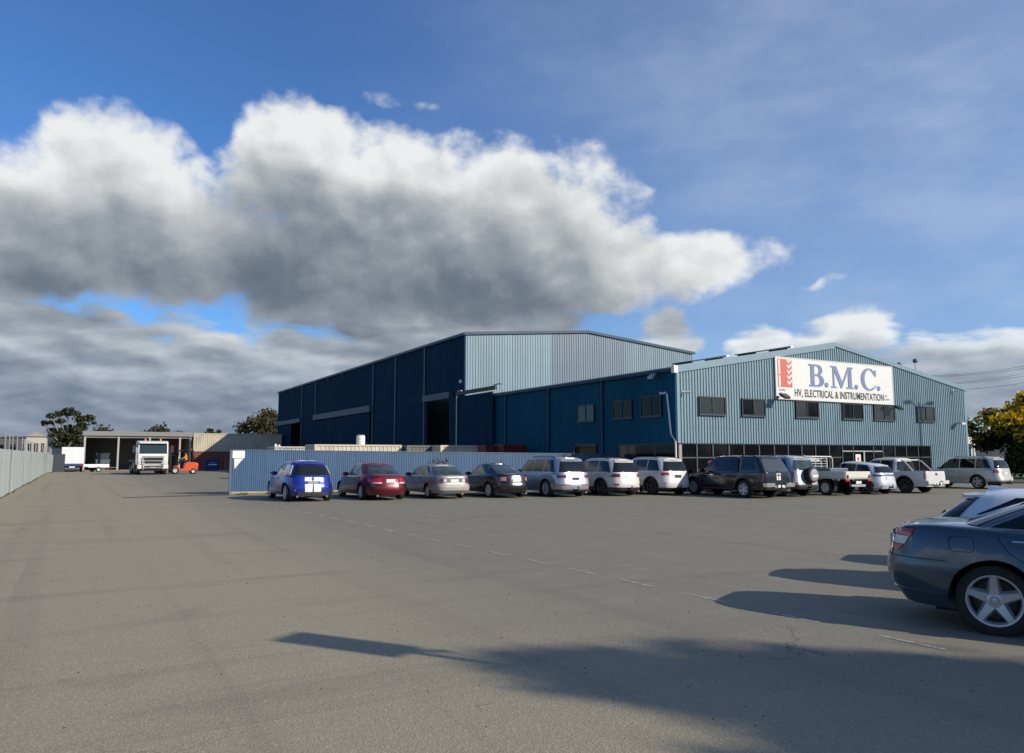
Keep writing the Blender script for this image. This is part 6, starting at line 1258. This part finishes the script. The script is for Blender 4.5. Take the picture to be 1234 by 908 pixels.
tree('yellow flowering wattle tree at the right edge beyond the champagne four wheel drive', (67.6, 33.4, -.2), rclumps(64, 4.9, 4.6, 1.0, 6.5, 1.15, 51), 25000, .21, [wl, yel], 52, .25, .22, pick=wpick, limbs=24)
for i, (x, y, h) in enumerate(((61.5, 38.5, 1.9), (64.0, 36.5, 1.6), (70.5, 31.0, 2.2))):
    tree('dark low shrub under the wattle tree, ' + ('leftmost', 'middle', 'rightmost')[i] + ' one', (x, y, -.2), rclumps(12, 1.7, 1.4, .5, h * .85, .6, 60 + i), 1500, .17, greenL, 61 + i, .3, .06, group='shrubs under the wattle', name='shrub')
def fence_shrub(label, loc, h, seed, mat, n=70, bare=True, w=.45):
    t = thing('shrub', label, 'shrub', loc, 0, 'small shrubs by the fence and office'); rg = random.Random(seed); s = MB(); cl = []
    for k in range(9):
        a = rg.uniform(0, 6.28); e = Vector((w * rg.uniform(.3, 1) * math.cos(a), w * .4 * math.sin(a), h * rg.uniform(.8, 1.0))); s.tube([(0, 0, -.05), e * .5 + Vector((0, 0, .1)), e], [.016, .011, .005], 5); cl.append((e.x, e.y, e.z - .08, .10, .10, .13))
    s.build('stems', M('red_stem', (.16, .07, .05), .8), t); leaves('foliage', cl, n, .07, [mat], t, seed)['kind'] = 'stuff'
rl = leaf_mat('red_leaf', (.10, .035, .03), (.20, .07, .05), (.35, .22, .16))
fence_shrub('thin reddish shrub against the fence above the old silver sedan', (15.35, 34.55, ground_z(15, 34)), 1.66, 71, rl)
fence_shrub('thin reddish shrub above the silver SUV roof near the fence end', (23.0, 34.55, ground_z(23, 34)), 1.98, 72, rl, 110)
def potted():
    t = thing('potted_plant', 'dark potted plant with a pink bloom at the office corner', 'plant', (28.2, 29.4, ground_z(28, 29)))
    b = MB(); b.lathe([(0, 0), (0, .2), (.45, .28), (.48, .3), (.48, .26), (.42, .25), (.42, 0)], 18, 'z'); b.build('pot', M('terracotta', (.20, .08, .05), .8), t, smooth=True)
    leaves('foliage', [(0, 0, .75, .26, .26, .34), (.05, 0, 1.1, .22, .22, .3)], 420, .10, [leaf_mat('dark_leaf', (.012, .022, .008), (.04, .05, .015), (.09, .07, .02))], t, 81)['kind'] = 'stuff'
    leaves('bloom', [(.05, 0, 1.48, .13, .13, .12)], 120, .07, [leaf_mat('pink_petal', (.55, .16, .18), (.70, .30, .30), (.75, .45, .42))], t, 82)['kind'] = 'stuff'
    s = MB(); s.tube([(0, 0, .4), (.03, 0, 1.0), (.05, 0, 1.42)], .014, 6); s.build('stem', m_bark, t)
potted()

def weeds():
    rg = random.Random(8); cl = []
    for i in range(14):
        y = 26 + 70 * rg.random(); cl.append((-2.60 + rg.uniform(0, .06), y, ground_z(0, y) + .03, .04, .20, .06 * rg.uniform(.5, 1.4)))
    for i in range(40):
        x = rg.uniform(6, 26); cl.append((x, 34.86, ground_z(x, 34.9) + .04, .2, .06, .08 * rg.uniform(.5, 1.5)))
    tag(leaves('weeds', cl, 1100, .035, [leaf_mat('weed_leaf', (.05, .07, .02), (.10, .12, .04), (.20, .18, .08))], None, 9, long=3.5), 'low weeds and dry grass along the foot of the fences', 'weeds', kind='stuff')
weeds()

# what stands outside the frame but shades or is mirrored in it: street lamp-post sign, street tree, tree belt added over the road
def pole_sign():
    t = thing('pole_sign', 'steel pole with a small rectangular sign casting the thin foreground shadow', 'sign', (6.42, .90, 0)); h = 3.86
    p = MB(); p.tube([(0, 0, -.2), (0, 0, h - .55)], .035, 10); p.build('pole', m_galv, t, smooth=True)
    b = MB(); b.box(-.20, .20, -.02, .01, h - .66, h); o = b.build('sign_panel', m_white, t); o.rotation_euler = (0, 0, R_(35)); q = MB(); q.tube([(0, 0, h - .62), (.16, .12, h - .80)], .03, 6); q.build('bracket', m_galv, t)
pole_sign()
tree('leafy street tree whose soft shadow falls across the foreground', (17.75, -15.0, 0), [(0, 0, 11.2, .8, .8, .9), (.3, .2, 10.3, 1.3, 1.3, 1.1), (-.5, -.3, 9.6, 1.4, 1.4, 1.2)] + rclumps(26, 2.0, 2.0, 3.6, 9.2, 1.35, 91), 26000, .27, greenL, 92, .35, .22)
def added_tree_belt():  # unseen trees added to darken what glass and car paint reflect
    cl = []; rg = random.Random(5)
    for i in range(62):
        x = -110 + i * 4.6 + rg.uniform(-2, 2); y = -62 + rg.uniform(-6, 6) - (0 if x < 60 else (x - 60) * -.25); h = rg.uniform(7, 12)
        for k in range(5): cl.append((x + rg.uniform(-2, 2), y + rg.uniform(-2, 2), h * rg.uniform(.15, .85), 2.8, 2.6, 2.2))
    o = leaves('added_tree_belt', cl, 16000, .95, greenL, None, 6); tag(o, 'unseen belt of street trees across the road, added to darken reflections', 'trees', kind='stuff')
added_tree_belt()
def yard_light():
    t = thing('light_pole', 'tall steel light pole outside the frame whose shadow falls on the office front', 'pole', (55.3, 18.7, -.25)); h = 12.0
    p = MB(); p.tube([(0, 0, -.3), (0, 0, h)], [.14, .08], 12); p.build('pole', m_galv, t, smooth=True)
    for s in (-1, 1):
        a = MB(); a.tube([(0, 0, h - .6), (s * .5, 0, h - .1), (s * .9, 0, h)], .04, 6); a.build('arm', m_galv, t); l = MB(); l.box(s * 1.2 - .35, s * 1.2 + .35, -.14, .14, h - .06, h + .06); l.build('lamp_head', m_blk2, t, bevel=.03)
yard_light()

# overhead wires at the right
def wires():
    A, B = Vector((121.7, 79.9, 0)), Vector((99.55, 40.6, 0))
    pole_m = M('pole_timber', (.13, .10, .075), .9, var=.2, scale=3)
    for i, (q, lab) in enumerate(((A, 'timber power pole behind the office'), (B, 'timber power pole just beyond the right edge'))):
        t = thing('power_pole', lab, 'pole', (q.x, q.y, -.2), R_(30), 'power poles'); p = MB(); p.tube([(0, 0, -.5), (0, 0, 15.6)], [.18, .12], 10); p.build('pole', pole_m, t)
        for z in (15.2, 13.6): c = MB(); c.box(-1.3, 1.3, -.06, .06, z, z + .12); c.build('crossarm', pole_m, t)
    for i, (za, zb, off) in enumerate(((15.33, 13.56, -.6), (15.2, 13.5, .6), (13.93, 12.82, -.5), (13.8, 12.7, .6), (12.8, 11.72, 0))):
        pts = []
        for k in range(21): f = k / 20 * 1.25 - .12; p = A.lerp(B, f); pts.append((p.x + off * .9, p.y - off * .5, za + (zb - za) * f - 1.1 * (1 - (2 * min(max(f, 0), 1) - 1)**2)))
        m = MB(); m.tube(pts, .022, 5, caps=False); o = m.build('power_line', m_blk2); tag(o, 'thin dark overhead wire crossing the sky at the right, ' + ('topmost', 'second from top', 'middle', 'second from bottom', 'lowest')[i], 'wire', 'overhead wires')
wires()
